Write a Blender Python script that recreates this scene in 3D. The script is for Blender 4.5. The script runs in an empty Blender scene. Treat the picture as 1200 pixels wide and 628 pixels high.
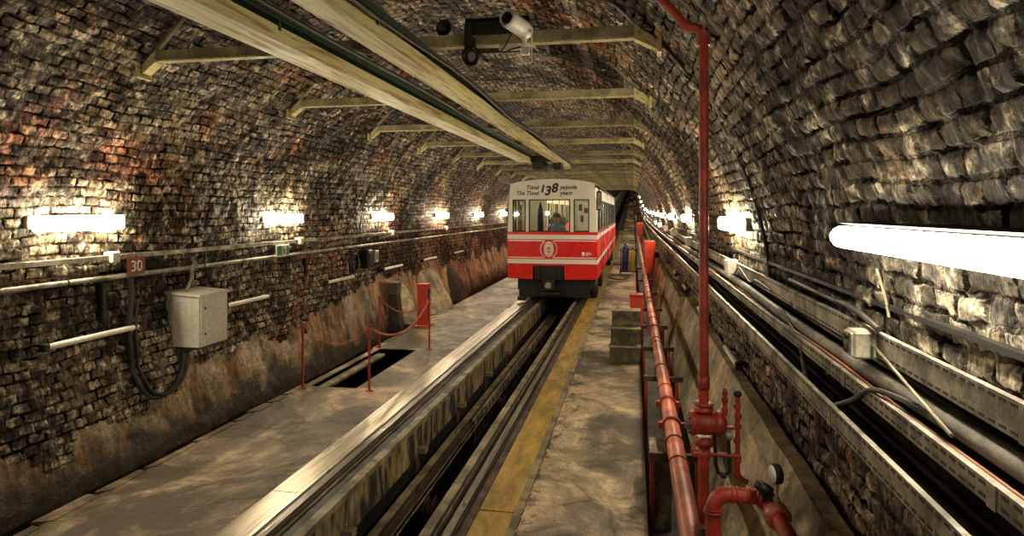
import bpy, math, random
from mathutils import Vector, Matrix, noise
random.seed(7)
sc = bpy.context.scene
C = sc.collection
PI = math.pi
R = math.radians

# ------------------------------------------------------------------ camera, world, exposure
YAW = math.atan(142/750)
cam_d = bpy.data.cameras.new('camera'); cam = bpy.data.objects.new('camera', cam_d); C.objects.link(cam)
cam_d.sensor_width = 36; cam_d.lens = 36*750/1200
cam_d.shift_y = -66/1200
cam_d.clip_start = 0.02; cam_d.clip_end = 600
cam.location = (0, 0, 2.4); cam.rotation_euler = (R(90), 0, YAW)
sc.camera = cam
w = bpy.data.worlds.new('world'); sc.world = w; w.use_nodes = True
w.node_tree.nodes['Background'].inputs[0].default_value = (1.0, 0.82, 0.58, 1)
w.node_tree.nodes['Background'].inputs[1].default_value = 0.10
sc.view_settings.view_transform = 'Standard'; sc.view_settings.look = 'None'
sc.view_settings.gamma = 1; sc.view_settings.use_curve_mapping = False
sc.view_settings.exposure = 0.3
LAMP_E = 95.0       # strength of the lit diffusers
# unseen fill light added above and behind the camera, standing for hall lamps
ld = bpy.data.lights.new('station_fill_light', 'AREA'); ld.shape = 'RECTANGLE'; ld.size = 3; ld.size_y = 2
ld.energy = 16; ld.color = (1, .84, .6)
lo = bpy.data.objects.new('station_fill_light', ld); C.objects.link(lo)
lo.location = (-1.8, -2.5, 4.3); lo.rotation_euler = (R(25), 0, 0)

# ------------------------------------------------------------------ geometry of the place
CX, CZ, RV = -2.07, 1.62, 3.14       # vault circle
def f0(y): return .052*(math.sqrt((y-50)**2+225)+(y-50))/2
F20 = f0(20)
def S(y): return max(0.0, f0(y)-F20) if y > 20 else 0.0   # the tunnel climbs beyond the train
def rad(a): return RV+(.12*math.sin(2*(a-PI/2)) if a > PI/2 else 0)   # the left shoulder is a little fuller
def wallx(z, side):                   # x of wall surface at height z
    if z >= CZ:
        d = math.sqrt(max(0, RV*RV-(z-CZ)**2))
        if side > 0: return CX+d
        for _ in range(6):
            a = PI-math.atan2(z-CZ, d); d = math.sqrt(max(0, rad(a)**2-(z-CZ)**2))
        return CX-d
    if side > 0: return CX+RV
    return -5.21+.36*min(1, (CZ-z)/CZ)**1.3
YN, YF = -7.0, 300.0

# ------------------------------------------------------------------ helpers
class MB:
    def __init__(s): s.v = []; s.f = []; s.sm = []; s.mi = []; s.m = 0
    def add(s, vs, fs, smooth=False):
        b = len(s.v); s.v += [tuple(p) for p in vs]
        for f in fs: s.f.append([i+b for i in f]); s.sm.append(smooth); s.mi.append(s.m)
        return s
    def hexa(s, p):                  # 8 corners: bottom 4 ccw, top 4 ccw
        return s.add(p, [(3,2,1,0),(4,5,6,7),(0,1,5,4),(1,2,6,5),(2,3,7,6),(3,0,4,7)])
    def box(s, x0, x1, y0, y1, z0, z1, b=0.0):
        if b <= 0:
            return s.hexa([(x0,y0,z0),(x1,y0,z0),(x1,y1,z0),(x0,y1,z0),(x0,y0,z1),(x1,y0,z1),(x1,y1,z1),(x0,y1,z1)])
        # bevelled box
        b = min(b, (x1-x0)*.45, (y1-y0)*.45, (z1-z0)*.45)
        vs = []; idx = {}
        X = (x0,x1); Y = (y0,y1); Z = (z0,z1)
        for i in (0,1):
            for j in (0,1):
                for k in (0,1):
                    sx, sy, szz = (1-2*i)*b, (1-2*j)*b, (1-2*k)*b
                    idx[i,j,k,0] = len(vs); vs.append((X[i], Y[j]+sy, Z[k]+szz))
                    idx[i,j,k,1] = len(vs); vs.append((X[i]+sx, Y[j], Z[k]+szz))
                    idx[i,j,k,2] = len(vs); vs.append((X[i]+sx, Y[j]+sy, Z[k]))
        fs = []
        def q(*a): fs.append([idx[t] for t in a])
        q((0,0,0,0),(0,0,1,0),(0,1,1,0),(0,1,0,0)); q((1,0,0,0),(1,1,0,0),(1,1,1,0),(1,0,1,0))
        q((0,0,0,1),(1,0,0,1),(1,0,1,1),(0,0,1,1)); q((0,1,0,1),(0,1,1,1),(1,1,1,1),(1,1,0,1))
        q((0,0,0,2),(0,1,0,2),(1,1,0,2),(1,0,0,2)); q((0,0,1,2),(1,0,1,2),(1,1,1,2),(0,1,1,2))
        for i in (0,1):
            for j in (0,1): q((i,j,0,0),(i,j,1,0),(i,j,1,1),(i,j,0,1))
        for i in (0,1):
            for k in (0,1): q((i,0,k,0),(i,1,k,0),(i,1,k,2),(i,0,k,2))
        for j in (0,1):
            for k in (0,1): q((0,j,k,1),(1,j,k,1),(1,j,k,2),(0,j,k,2))
        for i in (0,1):
            for j in (0,1):
                for k in (0,1): q((i,j,k,0),(i,j,k,1),(i,j,k,2))
        return s.add(vs, fs)
    def rings(s, rings, smooth=True, closed=True, caps=True):
        n = len(rings[0]); vs = [p for r in rings for p in r]; fs = []
        for a in range(len(rings)-1):
            for i in range(n if closed else n-1):
                j = (i+1) % n
                fs.append((a*n+i, a*n+j, (a+1)*n+j, (a+1)*n+i))
        s.add(vs, fs, smooth)
        if caps and closed:
            s.add(rings[0], [tuple(range(n))[::-1]]); s.add(rings[-1], [tuple(range(n))])
        return s
    def tube(s, pts, r, n=12, caps=True, smooth=True):
        pts = [Vector(p) for p in pts]; rs = r if isinstance(r, (list, tuple)) else [r]*len(pts)
        t0 = (pts[1]-pts[0]).normalized()
        up = Vector((0,0,1)) if abs(t0.z) < .9 else Vector((0,1,0))
        u = t0.cross(up).normalized(); out = []
        for i, p in enumerate(pts):
            if i == 0: t = t0
            elif i == len(pts)-1: t = (pts[i]-pts[i-1]).normalized()
            else:
                t = ((pts[i+1]-p).normalized()+(p-pts[i-1]).normalized())
                t = t.normalized() if t.length > 1e-6 else t0
            u = (u-t*u.dot(t)); u = u.normalized() if u.length > 1e-6 else t.orthogonal().normalized()
            vv = t.cross(u)
            out.append([p+(u*math.cos(2*PI*k/n)+vv*math.sin(2*PI*k/n))*rs[i] for k in range(n)])
        return s.rings(out, smooth, True, caps)
    def cyl(s, a, b, r, n=16, r2=None): return s.tube([a, b], [r, r if r2 is None else r2], n)
    def lathe(s, prof, o=(0,0,0), axis=(0,0,1), n=20):
        ax = Vector(axis).normalized(); u = ax.orthogonal().normalized(); v = ax.cross(u); o = Vector(o)
        return s.rings([[o+ax*h+(u*math.cos(2*PI*k/n)+v*math.sin(2*PI*k/n))*max(r,1e-4) for k in range(n)] for r, h in prof])
    def sphere(s, c, r, n=12, sc_=(1,1,1)):
        out = []
        for i in range(n//2+1):
            a = PI*i/(n//2); rr = max(math.sin(a), 1e-3)
            out.append([(c[0]+r*sc_[0]*rr*math.cos(2*PI*k/n), c[1]+r*sc_[1]*rr*math.sin(2*PI*k/n), c[2]-r*sc_[2]*math.cos(a)) for k in range(n)])
        return s.rings(out)
    def torus(s, c, axis, R0, r0, n=20, m=8, a0=0, a1=2*PI):
        ax = Vector(axis).normalized(); u = ax.orthogonal().normalized(); v = ax.cross(u); c = Vector(c); out = []
        for i in range(n+1):
            a = a0+(a1-a0)*i/n; d = u*math.cos(a)+v*math.sin(a)
            out.append([c+d*(R0+r0*math.cos(2*PI*k/m))+ax*r0*math.sin(2*PI*k/m) for k in range(m)])
        return s.rings(out, True, True, False)
    def plate(s, poly, y0, y1):      # polygon in xz, thickness along y
        n = len(poly); vs = [(p[0],y0,p[1]) for p in poly]+[(p[0],y1,p[1]) for p in poly]
        return s.add(vs, [tuple(range(n)), tuple(range(n,2*n))[::-1]]+[(i,i+n,(i+1)%n+n,(i+1)%n) for i in range(n)])
    def prism(s, poly, a, b):        # polygon given as 3D offsets from a to b (list of Vectors)
        n = len(poly); a = Vector(a); b = Vector(b)
        vs = [a+Vector(p) for p in poly]+[b+Vector(p) for p in poly]
        return s.add(vs, [tuple(range(n))[::-1], tuple(range(n,2*n))]+[(i,(i+1)%n,(i+1)%n+n,i+n) for i in range(n)])
    def run(s, poly, ys):            # closed xz polygon swept along the tunnel, following its slope
        n = len(poly)
        out = [[(p[0], y, p[1]+S(y)) for p in poly] for y in ys]
        return s.rings(out, False)
    def build(s, name, mats, parent=None, loc=None):
        me = bpy.data.meshes.new(name); me.from_pydata(s.v, [], s.f); 
        import bmesh
        me.polygons.foreach_set('use_smooth', s.sm)
        if not isinstance(mats, (list, tuple)): mats = [mats]
        for m in mats: me.materials.append(m)
        me.polygons.foreach_set('material_index', s.mi)
        bm = bmesh.new(); bm.from_mesh(me); bmesh.ops.recalc_face_normals(bm, faces=bm.faces); bm.to_mesh(me); bm.free()
        me.update()
        o = bpy.data.objects.new(name, me); C.objects.link(o)
        if parent: o.parent = parent
        if loc: o.location = loc
        return o
def rect(x0, x1, z0, z1): return [(x0,z0),(x1,z0),(x1,z1),(x0,z1)]
def tag(o, label, cat, group=None, kind=None):
    if label: o['label'] = label
    if cat: o['category'] = cat
    if group: o['group'] = group
    if kind: o['kind'] = kind
    return o
def thing(name, loc, label, cat, group=None, rz=0):
    o = bpy.data.objects.new(name, None); C.objects.link(o); o.location = loc; o.rotation_euler = (0,0,rz)
    o.empty_display_size = .1
    return tag(o, label, cat, group)
def struct(o): o['kind'] = 'structure'; return o
def kids(o): return [c for c in C.objects if c.parent == o]
def copy_tree(o, parent=None, loc=None):
    c = o.copy(); C.objects.link(c)
    if parent: c.parent = parent
    if loc is not None: c.location = loc
    for ch in kids(o): copy_tree(ch, c)
    return c
def text_mesh(name, body, size, mat, parent, loc, rot, shear=0, ext=.003, align='CENTER', offset=0.0):
    cu = bpy.data.curves.new('lettering_curve', 'FONT'); cu.body = body; cu.size = size; cu.extrude = ext
    cu.align_x = align; cu.shear = shear; cu.offset = offset; cu.resolution_u = 3
    t = bpy.data.objects.new('lettering_tmp', cu); C.objects.link(t)
    dg = bpy.context.evaluated_depsgraph_get(); dg.update()
    me = bpy.data.meshes.new_from_object(t.evaluated_get(dg))
    bpy.data.objects.remove(t); bpy.data.curves.remove(cu)
    me.materials.clear(); me.materials.append(mat); me.name = name
    o = bpy.data.objects.new(name, me); C.objects.link(o); o.parent = parent; o.location = loc; o.rotation_euler = rot
    return o
def ysteps(y0, y1):
    ys = [y0]; y = y0
    while y < y1-1e-6:
        y += 2.0 if y < 80 else 8.0
        ys.append(min(y, y1))
    return ys
ORD = ['nearest','second','third','fourth','fifth','sixth','seventh','eighth','ninth','tenth','eleventh','twelfth']

# ------------------------------------------------------------------ materials
class NT:
    def __init__(s, name):
        s.m = bpy.data.materials.new(name); s.m.use_nodes = True; s.t = s.m.node_tree
        s.b = s.t.nodes['Principled BSDF']; s.out = s.t.nodes['Material Output']
    def n(s, typ, **kw):
        nd = s.t.nodes.new('ShaderNode'+typ)
        for k, v in kw.items(): setattr(nd, k, v)
        return nd
    def set(s, sock, v):
        if isinstance(v, bpy.types.NodeSocket): s.t.links.new(v, sock)
        else: sock.default_value = v if not isinstance(v, tuple) or len(v) != 3 or sock.type != 'RGBA' else (*v, 1)
    def coord(s, kind='Object'): return s.n('TexCoord').outputs[kind]
    def map(s, vec, sc_=(1,1,1), loc=(0,0,0)):
        m = s.n('Mapping'); s.set(m.inputs['Vector'], vec); m.inputs['Scale'].default_value = sc_; m.inputs['Location'].default_value = loc
        return m.outputs[0]
    def noise(s, vec, scale, detail=6, rough=.6, dist=0):
        n = s.n('TexNoise'); s.set(n.inputs['Vector'], vec); n.inputs['Scale'].default_value = scale
        n.inputs['Detail'].default_value = detail; n.inputs['Roughness'].default_value = rough; n.inputs['Distortion'].default_value = dist
        return n.outputs['Fac']
    def ramp(s, fac, *stops):
        r = s.n('ValToRGB'); s.set(r.inputs[0], fac); e = r.color_ramp.elements
        while len(e) < len(stops): e.new(.5)
        for el, (p, c) in zip(e, stops):
            el.position = p; el.color = (c,c,c,1) if not isinstance(c, tuple) else (*c,1)
        return r.outputs[0]
    def mix(s, fac, a, b, mode='MIX'):
        m = s.n('Mix', data_type='RGBA', blend_type=mode); s.set(m.inputs[0], fac)
        s.set(m.inputs[6], a); s.set(m.inputs[7], b); return m.outputs[2]
    def math(s, op, a, b=0.0, c=0.0):
        m = s.n('Math', operation=op); s.set(m.inputs[0], a); s.set(m.inputs[1], b); s.set(m.inputs[2], c); return m.outputs[0]
    def bump(s, h, dist=.02, strength=1, prev=None):
        b = s.n('Bump'); s.set(b.inputs['Height'], h); b.inputs['Distance'].default_value = dist; b.inputs['Strength'].default_value = strength
        if prev: s.set(b.inputs['Normal'], prev)
        return b.outputs[0]
    def fin(s, col=None, rough=.6, normal=None, metal=0, spec=None):
        if col is not None: s.set(s.b.inputs['Base Color'], col)
        s.set(s.b.inputs['Roughness'], rough)
        if normal: s.set(s.b.inputs['Normal'], normal)
        s.set(s.b.inputs['Metallic'], metal)
        if spec is not None: s.set(s.b.inputs['Specular IOR Level'], spec)
        return s.m

def brick_material(name='soot_brick', red_lo=.52):
    k = NT(name)
    uv = k.coord('UV')
    def wob(scale, amt, det):
        wn = k.n('TexNoise'); k.set(wn.inputs['Vector'], uv); wn.inputs['Scale'].default_value = scale; wn.inputs['Detail'].default_value = det; wn.inputs['Roughness'].default_value = .65
        sub = k.n('VectorMath', operation='SUBTRACT'); k.set(sub.inputs[0], wn.outputs['Color']); sub.inputs[1].default_value = (.5,.5,.5)
        scl = k.n('VectorMath', operation='SCALE'); k.set(scl.inputs[0], sub.outputs[0]); scl.inputs['Scale'].default_value = amt
        return scl.outputs[0]
    ad = k.n('VectorMath', operation='ADD'); k.set(ad.inputs[0], uv); k.set(ad.inputs[1], wob(.8, .14, 1))
    ad2 = k.n('VectorMath', operation='ADD'); k.set(ad2.inputs[0], ad.outputs[0]); k.set(ad2.inputs[1], wob(16, .045, 6))
    P = ad2.outputs[0]
    br = k.n('TexBrick'); k.set(br.inputs['Vector'], P)
    br.inputs['Scale'].default_value = 1; br.inputs['Brick Width'].default_value = .155; br.inputs['Row Height'].default_value = .092
    br.inputs['Mortar Size'].default_value = .013; br.inputs['Mortar Smooth'].default_value = .35; br.inputs['Bias'].default_value = 0
    br.inputs['Color1'].default_value = (0,0,0,1); br.inputs['Color2'].default_value = (1,1,1,1); br.inputs['Mortar'].default_value = (.5,.5,.5,1)
    bw = k.n('RGBToBW'); k.set(bw.inputs[0], br.outputs['Color']); tone = bw.outputs[0]
    mort = k.math('MULTIPLY', br.outputs['Fac'], k.ramp(k.noise(k.map(uv,(1,1,1),(7,7,0)), 5, 5, .7), (.38,.12),(.56,1)))
    big = k.noise(uv, .5, 5, .6, .6); mid = k.noise(k.map(uv, (1,1,1), (9,3,0)), 2.6, 6, .65, .4); fine = k.noise(uv, 26, 7, .78)
    chis = k.noise(k.map(uv, (24,7,1)), 1.0, 6, .75, .6)          # tool marks across the courses
    patch = k.noise(uv, 8, 5, .7, .3); patch2 = k.noise(k.map(uv, (1,1,1), (3,13,0)), 15, 5, .72, .3)
    streak = k.noise(k.map(uv, (6,.9,1)), 1.6, 6, .7, .5)
    stone = k.ramp(tone, (0,(.035,.024,.013)), (.35,(.12,.090,.055)), (.65,(.25,.195,.125)), (1,(.48,.40,.28)))
    red = k.ramp(tone, (0,(.08,.022,.010)), (.45,(.30,.068,.024)), (.75,(.52,.135,.045)), (1,(.66,.25,.10)))
    redm = k.ramp(k.noise(k.map(uv, (.55,.8,1), (4.2,1.7,0)), 1.0, 5, .6, .5), (red_lo,0), (red_lo+.10,1))
    col = k.mix(k.math('MULTIPLY', redm, .9), stone, red)
    och = k.ramp(k.noise(k.map(uv, (1,1,1), (20,8,0)), 1.3, 5, .65), (.46,0), (.66,1))
    col = k.mix(k.math('MULTIPLY', och, .45), col, (.42,.235,.06))
    lime = k.ramp(k.math('ADD', k.math('MULTIPLY', streak, .45), k.math('MULTIPLY', patch, .55)), (.52,0), (.60,1))
    col = k.mix(k.math('MULTIPLY', lime, .7), col, (.74,.65,.49))
    soot = k.ramp(k.math('ADD', k.math('ADD', k.math('MULTIPLY', big, .35), k.math('MULTIPLY', mid, .35)), k.math('MULTIPLY', patch, .3)), (.475,1), (.54,0))
    col = k.mix(k.math('MULTIPLY', soot, .88), col, (.012,.009,.006))
    grain = k.ramp(k.math('ADD', k.math('MULTIPLY', patch2, .36), k.math('ADD', k.math('MULTIPLY', chis, .32), k.math('MULTIPLY', fine, .32))), (.43,.03), (.50,.65), (.57,1.9))
    col = k.mix(1, col, grain, 'MULTIPLY')
    col = k.mix(k.math('MULTIPLY', mort, .97), col, (.005,.004,.003))
    # relief: real displacement of the wall surface plus fine bump
    h = k.math('SUBTRACT', k.math('MULTIPLY', tone, .35), k.math('MULTIPLY', mort, .9))
    h = k.math('ADD', h, k.math('MULTIPLY', patch, .7))
    h = k.math('ADD', h, k.math('MULTIPLY', chis, .75))
    h = k.math('ADD', h, k.math('MULTIPLY', fine, .25))
    dn = k.n('Displacement'); k.set(dn.inputs['Height'], h); dn.inputs['Midlevel'].default_value = .7; dn.inputs['Scale'].default_value = .022
    k.t.links.new(dn.outputs[0], k.out.inputs['Displacement'])
    k.m.displacement_method = 'BOTH'
    rg = k.ramp(chis, (.4,.75), (.62,.34))
    spec = k.math('MULTIPLY', k.math('SUBTRACT', 1.0, mort), k.math('SUBTRACT', .62, k.math('MULTIPLY', soot, .42)))
    return k.fin(col, rg, None, 0, spec)

def plaster_material():
    k = NT('stained_plaster'); p = k.coord('Object')
    sx = k.math
    big = k.noise(p, .7, 6, .65, .8); st = k.noise(k.map(p, (2.2,2.2,.35)), 1.8, 6, .7, .4); f = k.noise(p, 22, 6, .7)
    col = k.ramp(st, (.28,(.03,.02,.012)), (.42,(.16,.075,.022)), (.55,(.30,.17,.075)), (.70,(.45,.35,.23)))
    col = k.mix(k.ramp(big, (.42,1),(.56,0)), col, (.03,.026,.012))
    col = k.mix(k.math('MULTIPLY', k.ramp(k.noise(p, 1.4, 5, .6), (.52,0),(.66,1)), .6), col, (.42,.38,.31))
    col = k.mix(1, col, k.ramp(f, (.3,.4),(.6,1.15)), 'MULTIPLY')
    n = k.bump(k.math('ADD', f, k.math('MULTIPLY', k.noise(p, 5, 5, .65), 2)), .03, .9)
    return k.fin(col, .6, n)

def wall_mix_material():
    """brick above, stained plaster at the foot of the wall, painted shade low down, with a ragged edge"""
    m = brick_material('brick_and_plaster_wall'); k = NT.__new__(NT); k.m = m; k.t = m.node_tree; k.b = k.t.nodes['Principled BSDF']; k.out = k.t.nodes['Material Output']
    p = k.coord('Object')
    sp = k.n('SeparateXYZ'); k.set(sp.inputs[0], p)
    st = k.noise(k.map(p, (1,1.6,.3)), 1.7, 6, .7, .5); f = k.noise(p, 20, 6, .7)
    big = k.noise(p, .8, 6, .65, .8)
    col = k.ramp(st, (.30,(.05,.028,.012)), (.42,(.28,.12,.035)), (.52,(.52,.33,.17)), (.66,(.72,.60,.44)))
    col = k.mix(k.math('MULTIPLY', k.ramp(k.noise(p, 1.7, 6, .7), (.38,1),(.50,0)), .85), col, (.04,.032,.012))
    col = k.mix(k.math('MULTIPLY', k.ramp(big, (.5,0),(.64,1)), .55), col, (.36,.33,.27))
    foot_shade = k.ramp(k.math('ADD', sp.outputs[2], k.math('MULTIPLY', k.noise(k.map(p, (1,1.3,.8)), 2.2, 6, .7), .9)), (.52,1),(.86,0))  # shade painted into the colour, darkest at the wall foot and gutter side
    col = k.mix(k.math('MULTIPLY', foot_shade, .93), col, (.022,.018,.008))
    col = k.mix(1, col, k.ramp(f, (.3,.45),(.6,1.15)), 'MULTIPLY')
    # ragged upper limit of the render, higher further in
    lim = k.math('ADD', -.02, k.math('MULTIPLY', sp.outputs[1], .085))
    lim = k.math('MINIMUM', lim, 1.0)
    d = k.math('SUBTRACT', k.math('ADD', lim, k.math('MULTIPLY', k.math('SUBTRACT', k.noise(p, 1.5, 5, .6), .5), 1.3)), sp.outputs[2])
    mask = k.ramp(d, (.0,0), (.05,1))
    bs = k.t.nodes.new('ShaderNodeBsdfPrincipled'); k.set(bs.inputs['Base Color'], col); bs.inputs['Roughness'].default_value = .5
    nb = k.bump(k.math('ADD', f, k.math('MULTIPLY', k.noise(p, 5, 5, .65), 2)), .03, .9); k.set(bs.inputs['Normal'], nb)
    # smooth the relief under the plaster
    dn = k.out.inputs['Displacement'].links[0].from_node; hs = dn.inputs['Height'].links[0].from_socket
    k.set(dn.inputs['Height'], k.math('ADD', k.math('MULTIPLY', hs, k.math('SUBTRACT', 1.0, mask)), k.math('MULTIPLY', k.math('ADD', .75, k.math('MULTIPLY', k.noise(p, 4, 6, .7), .8)), mask)))
    mx = k.n('MixShader'); k.set(mx.inputs[0], mask); k.t.links.new(k.b.outputs[0], mx.inputs[1]); k.t.links.new(bs.outputs[0], mx.inputs[2])
    k.t.links.new(mx.outputs[0], k.out.inputs['Surface'])
    return m

def concrete(name, base=(.30,.245,.165), dark=(.045,.035,.022), rough=.45, stain=(.44,.56), scale=1.0):
    k = NT(name); p = k.coord('Object')
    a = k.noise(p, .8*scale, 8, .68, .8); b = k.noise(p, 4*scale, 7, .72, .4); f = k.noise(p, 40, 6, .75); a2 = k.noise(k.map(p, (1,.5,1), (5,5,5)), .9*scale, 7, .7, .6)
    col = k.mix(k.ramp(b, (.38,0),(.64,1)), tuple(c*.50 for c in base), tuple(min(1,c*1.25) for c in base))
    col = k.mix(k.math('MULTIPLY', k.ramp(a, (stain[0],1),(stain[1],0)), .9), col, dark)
    col = k.mix(k.math('MULTIPLY', k.ramp(a2, (.42,1),(.50,0)), .65), col, dark)
    col = k.mix(k.ramp(k.noise(p, 11, 7, .75), (.57,0),(.66,.8)), col, tuple(c*.22 for c in base))
    vo = k.n('TexVoronoi', feature='DISTANCE_TO_EDGE'); k.set(vo.inputs['Vector'], k.map(p, (1,1,1), (.3,.7,0))); vo.inputs['Scale'].default_value = .55; 
    wn = k.n('TexNoise'); k.set(wn.inputs['Vector'], p); wn.inputs['Scale'].default_value = 3; wn.inputs['Detail'].default_value = 5
    mv = k.n('VectorMath', operation='MULTIPLY_ADD'); k.set(mv.inputs[0], wn.outputs['Color']); mv.inputs[1].default_value = (.35,.35,.35); k.set(mv.inputs[2], p); k.set(vo.inputs['Vector'], mv.outputs[0])
    crack = k.ramp(vo.outputs['Distance'], (.004,1),(.014,0))
    col = k.mix(k.math('MULTIPLY', crack, k.ramp(a2, (.42,.6),(.50,.0))), col, tuple(c*.5 for c in dark))
    col = k.mix(1, col, k.ramp(f, (.3,.6),(.7,1.25)), 'MULTIPLY')
    n = k.bump(k.math('ADD', k.math('MULTIPLY', f, .5), k.math('SUBTRACT', b, k.math('MULTIPLY', crack, .3))), .016, .9)
    return k.fin(col, k.ramp(b, (.35,rough*.7),(.65,rough*1.4)), n)

def grim(name, base, dark=(.02,.015,.01), amt=.6, rough=.45, metal=0, sc_=3.0, stretch=(1,1,1), bump=.004, edge=(.42,.62), grain=(.72,1.15)):
    k = NT(name); p = k.map(k.coord('Object'), stretch)
    a = k.noise(p, sc_, 6, .65, .5); f = k.noise(p, sc_*12, 5, .7)
    col = k.mix(k.math('MULTIPLY', k.ramp(a, (edge[0],1),(edge[1],0)), amt), base, dark)
    col = k.mix(1, col, k.ramp(f, (.3,grain[0]),(.7,grain[1])), 'MULTIPLY')
    return k.fin(col, k.ramp(a, (.35,min(1,rough*1.3)),(.65,rough*.8)), k.bump(k.math('ADD', f, a), bump, .8), metal)
def emit(name, col, strength):
    k = NT(name); k.b.inputs['Emission Color'].default_value = (*col,1); k.b.inputs['Emission Strength'].default_value = strength
    k.b.inputs['Base Color'].default_value = (.8,.8,.78,1); return k.m
def glass_mat(name, tint=(.90,.93,.90), refl=.03):
    k = NT(name); tr = k.n('BsdfTransparent'); gl = k.n('BsdfGlossy'); mx = k.n('MixShader')
    tr.inputs[0].default_value = (*tint,1); gl.inputs['Roughness'].default_value = .03
    fr = k.n('Fresnel'); fr.inputs[0].default_value = 1.5
    k.set(mx.inputs[0], k.math('ADD', fr.outputs[0], refl)); k.t.links.new(tr.outputs[0], mx.inputs[1]); k.t.links.new(gl.outputs[0], mx.inputs[2])
    k.t.links.new(mx.outputs[0], k.out.inputs['Surface']); return k.m

M = {}
M['brick'] = brick_material(); M['brick_right'] = brick_material('dark_stone_wall', .58); M['wallmix'] = wall_mix_material(); M['plaster'] = plaster_material()
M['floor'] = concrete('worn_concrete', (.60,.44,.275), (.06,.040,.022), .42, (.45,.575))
M['slab'] = concrete('light_concrete', (.66,.50,.32), (.05,.038,.024), .5, (.41,.53))
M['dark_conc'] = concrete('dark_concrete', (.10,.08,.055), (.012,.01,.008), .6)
M['panel'] = concrete('panel_concrete', (.66,.53,.34), (.09,.075,.05), .6, (.38,.56), 1.3)
M['ledge'] = grim('streaked_ledge', (.42,.31,.15), (.012,.009,.006), 1.0, .6, 0, 2.6, (1,2.4,.7), .02, (.44,.64))
M['edge'] = grim('worn_edge', (.33,.27,.16), (.06,.045,.025), .8, .5, 0, 3)
M['shiny'] = grim('polished_steel_plate', (.70,.62,.50), (.20,.15,.08), .7, .34, .8, 2.0, (6,.2,1), .0006)
M['rail'] = grim('rail_steel', (.30,.26,.22), (.07,.05,.035), .6, .32, .8, 3, (5,.4,5), .002)
M['rust'] = grim('rusty_iron', (.10,.06,.035), (.015,.011,.008), .8, .6, .3, 4)
M['black'] = grim('black_grime', (.008,.0065,.005), (.003,.0025,.002), .6, .5, 0, 4)
M['yellow'] = grim('worn_yellow_paint', (.50,.31,.035), (.16,.10,.03), .75, .45, 0, 2.2, (3,.8,1), .004, (.40,.66))
M['beam'] = grim('cream_green_paint', (.58,.52,.25), (.26,.14,.03), .95, .42, 0, 2.6, (8,.5,8), .003, (.36,.52))
M['beam_dull'] = grim('dull_cream_paint', (.44,.39,.21), (.10,.06,.03), .7, .5, 0, 3, (1,1,1), .003)
M['green'] = grim('dark_green_paint', (.02,.045,.028), (.01,.012,.008), .6, .4)
M['red_pipe'] = grim('old_red_pipe_paint', (.68,.19,.12), (.20,.045,.03), .7, .36, 0, 2.4, (1,1,1), .003)
M['red_dark'] = grim('dark_red_valve_paint', (.48,.045,.022), (.10,.018,.012), .7, .34, 0, 7, (1,1,1), .004)
M['red_box'] = grim('red_cabinet_paint', (.62,.05,.025), (.30,.03,.02), .4, .4, 0, 4)
M['galv'] = grim('galvanised_steel', (.50,.455,.36), (.09,.072,.05), .85, .45, .25, 4, (1,1,1), .003)
M['grey_box'] = grim('grey_enamel', (.62,.59,.50), (.28,.24,.18), .35, .45, 0, 2)
M['cable'] = grim('black_cable', (.018,.016,.013), (.006,.005,.004), .5, .45)
M['cable_grey'] = grim('dusty_grey_cable', (.20,.175,.14), (.05,.04,.03), .7, .55, 0, 4)
M['cable_orange'] = grim('orange_cable', (.25,.07,.025), (.12,.05,.02), .5, .5)
M['white'] = grim('white_plastic', (.88,.85,.77), (.45,.40,.32), .4, .4)
M['red'] = grim('train_red', (.85,.016,.010), (.74,.012,.008), .3, .28, 0, 1.5, (1,1,1), .0005, grain=(.95,1.03))
M['cream'] = grim('train_cream', (.94,.90,.80), (.80,.75,.64), .3, .3, 0, 1.5, (1,1,1), .0005, grain=(.95,1.03))
M['stripe'] = grim('stripe_white', (.96,.94,.88), (.80,.75,.66), .3, .3, 0, 2, (1,1,1), .0003, grain=(.95,1.03))
M['ink'] = grim('lettering_ink', (.045,.025,.02), (.03,.02,.015), .2, .5)
M['rubber'] = grim('black_rubber', (.012,.011,.010), (.006,.006,.005), .4, .6)
M['steps'] = concrete('mossy_step_concrete', (.27,.235,.14), (.05,.045,.025), .6, (.42,.56), 2)
M['blue'] = grim('blue_cylinder_paint', (.05,.07,.28), (.03,.04,.10), .4, .35)
M['yellow_cyl'] = grim('yellow_cylinder_paint', (.62,.52,.05), (.35,.28,.04), .4, .35)
M['skin'] = grim('skin', (.30,.155,.10), (.25,.125,.08), .3, .5)
M['hair'] = grim('dark_hair', (.015,.011,.009), (.008,.006,.005), .4, .55)
M['shirt'] = grim('blue_shirt', (.12,.20,.30), (.09,.15,.24), .3, .7)
M['trousers'] = grim('navy_trousers', (.02,.025,.05), (.015,.02,.04), .3, .7)
M['seat_green'] = grim('olive_vinyl', (.20,.20,.11), (.13,.13,.07), .4, .5)
M['curtain'] = grim('purple_cloth', (.06,.04,.12), (.03,.02,.06), .4, .8)
M['interior'] = grim('cab_lining', (.50,.47,.33), (.36,.33,.22), .3, .5)
M['sign_red'] = grim('sign_red_paint', (.24,.03,.02), (.12,.02,.015), .4, .45)
M['sign_green'] = grim('sign_green_paint', (.05,.22,.10), (.04,.12,.06), .4, .45)
M['lens'] = grim('lilac_lens', (.20,.17,.24), (.14,.12,.18), .3, .25, 0, 6)
M['dark_glass'] = grim('dark_glass', (.012,.012,.014), (.01,.01,.01), .1, .08)
M['glass'] = glass_mat('window_glass')
M['lit'] = emit('lit_diffuser', (1,.85,.58), LAMP_E)
M['lit_near'] = emit('tube_diffuser', (1,.90,.68), 38.0)
M['cabin_lit'] = emit('cabin_lamp', (1,.92,.66), 12.0)
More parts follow.
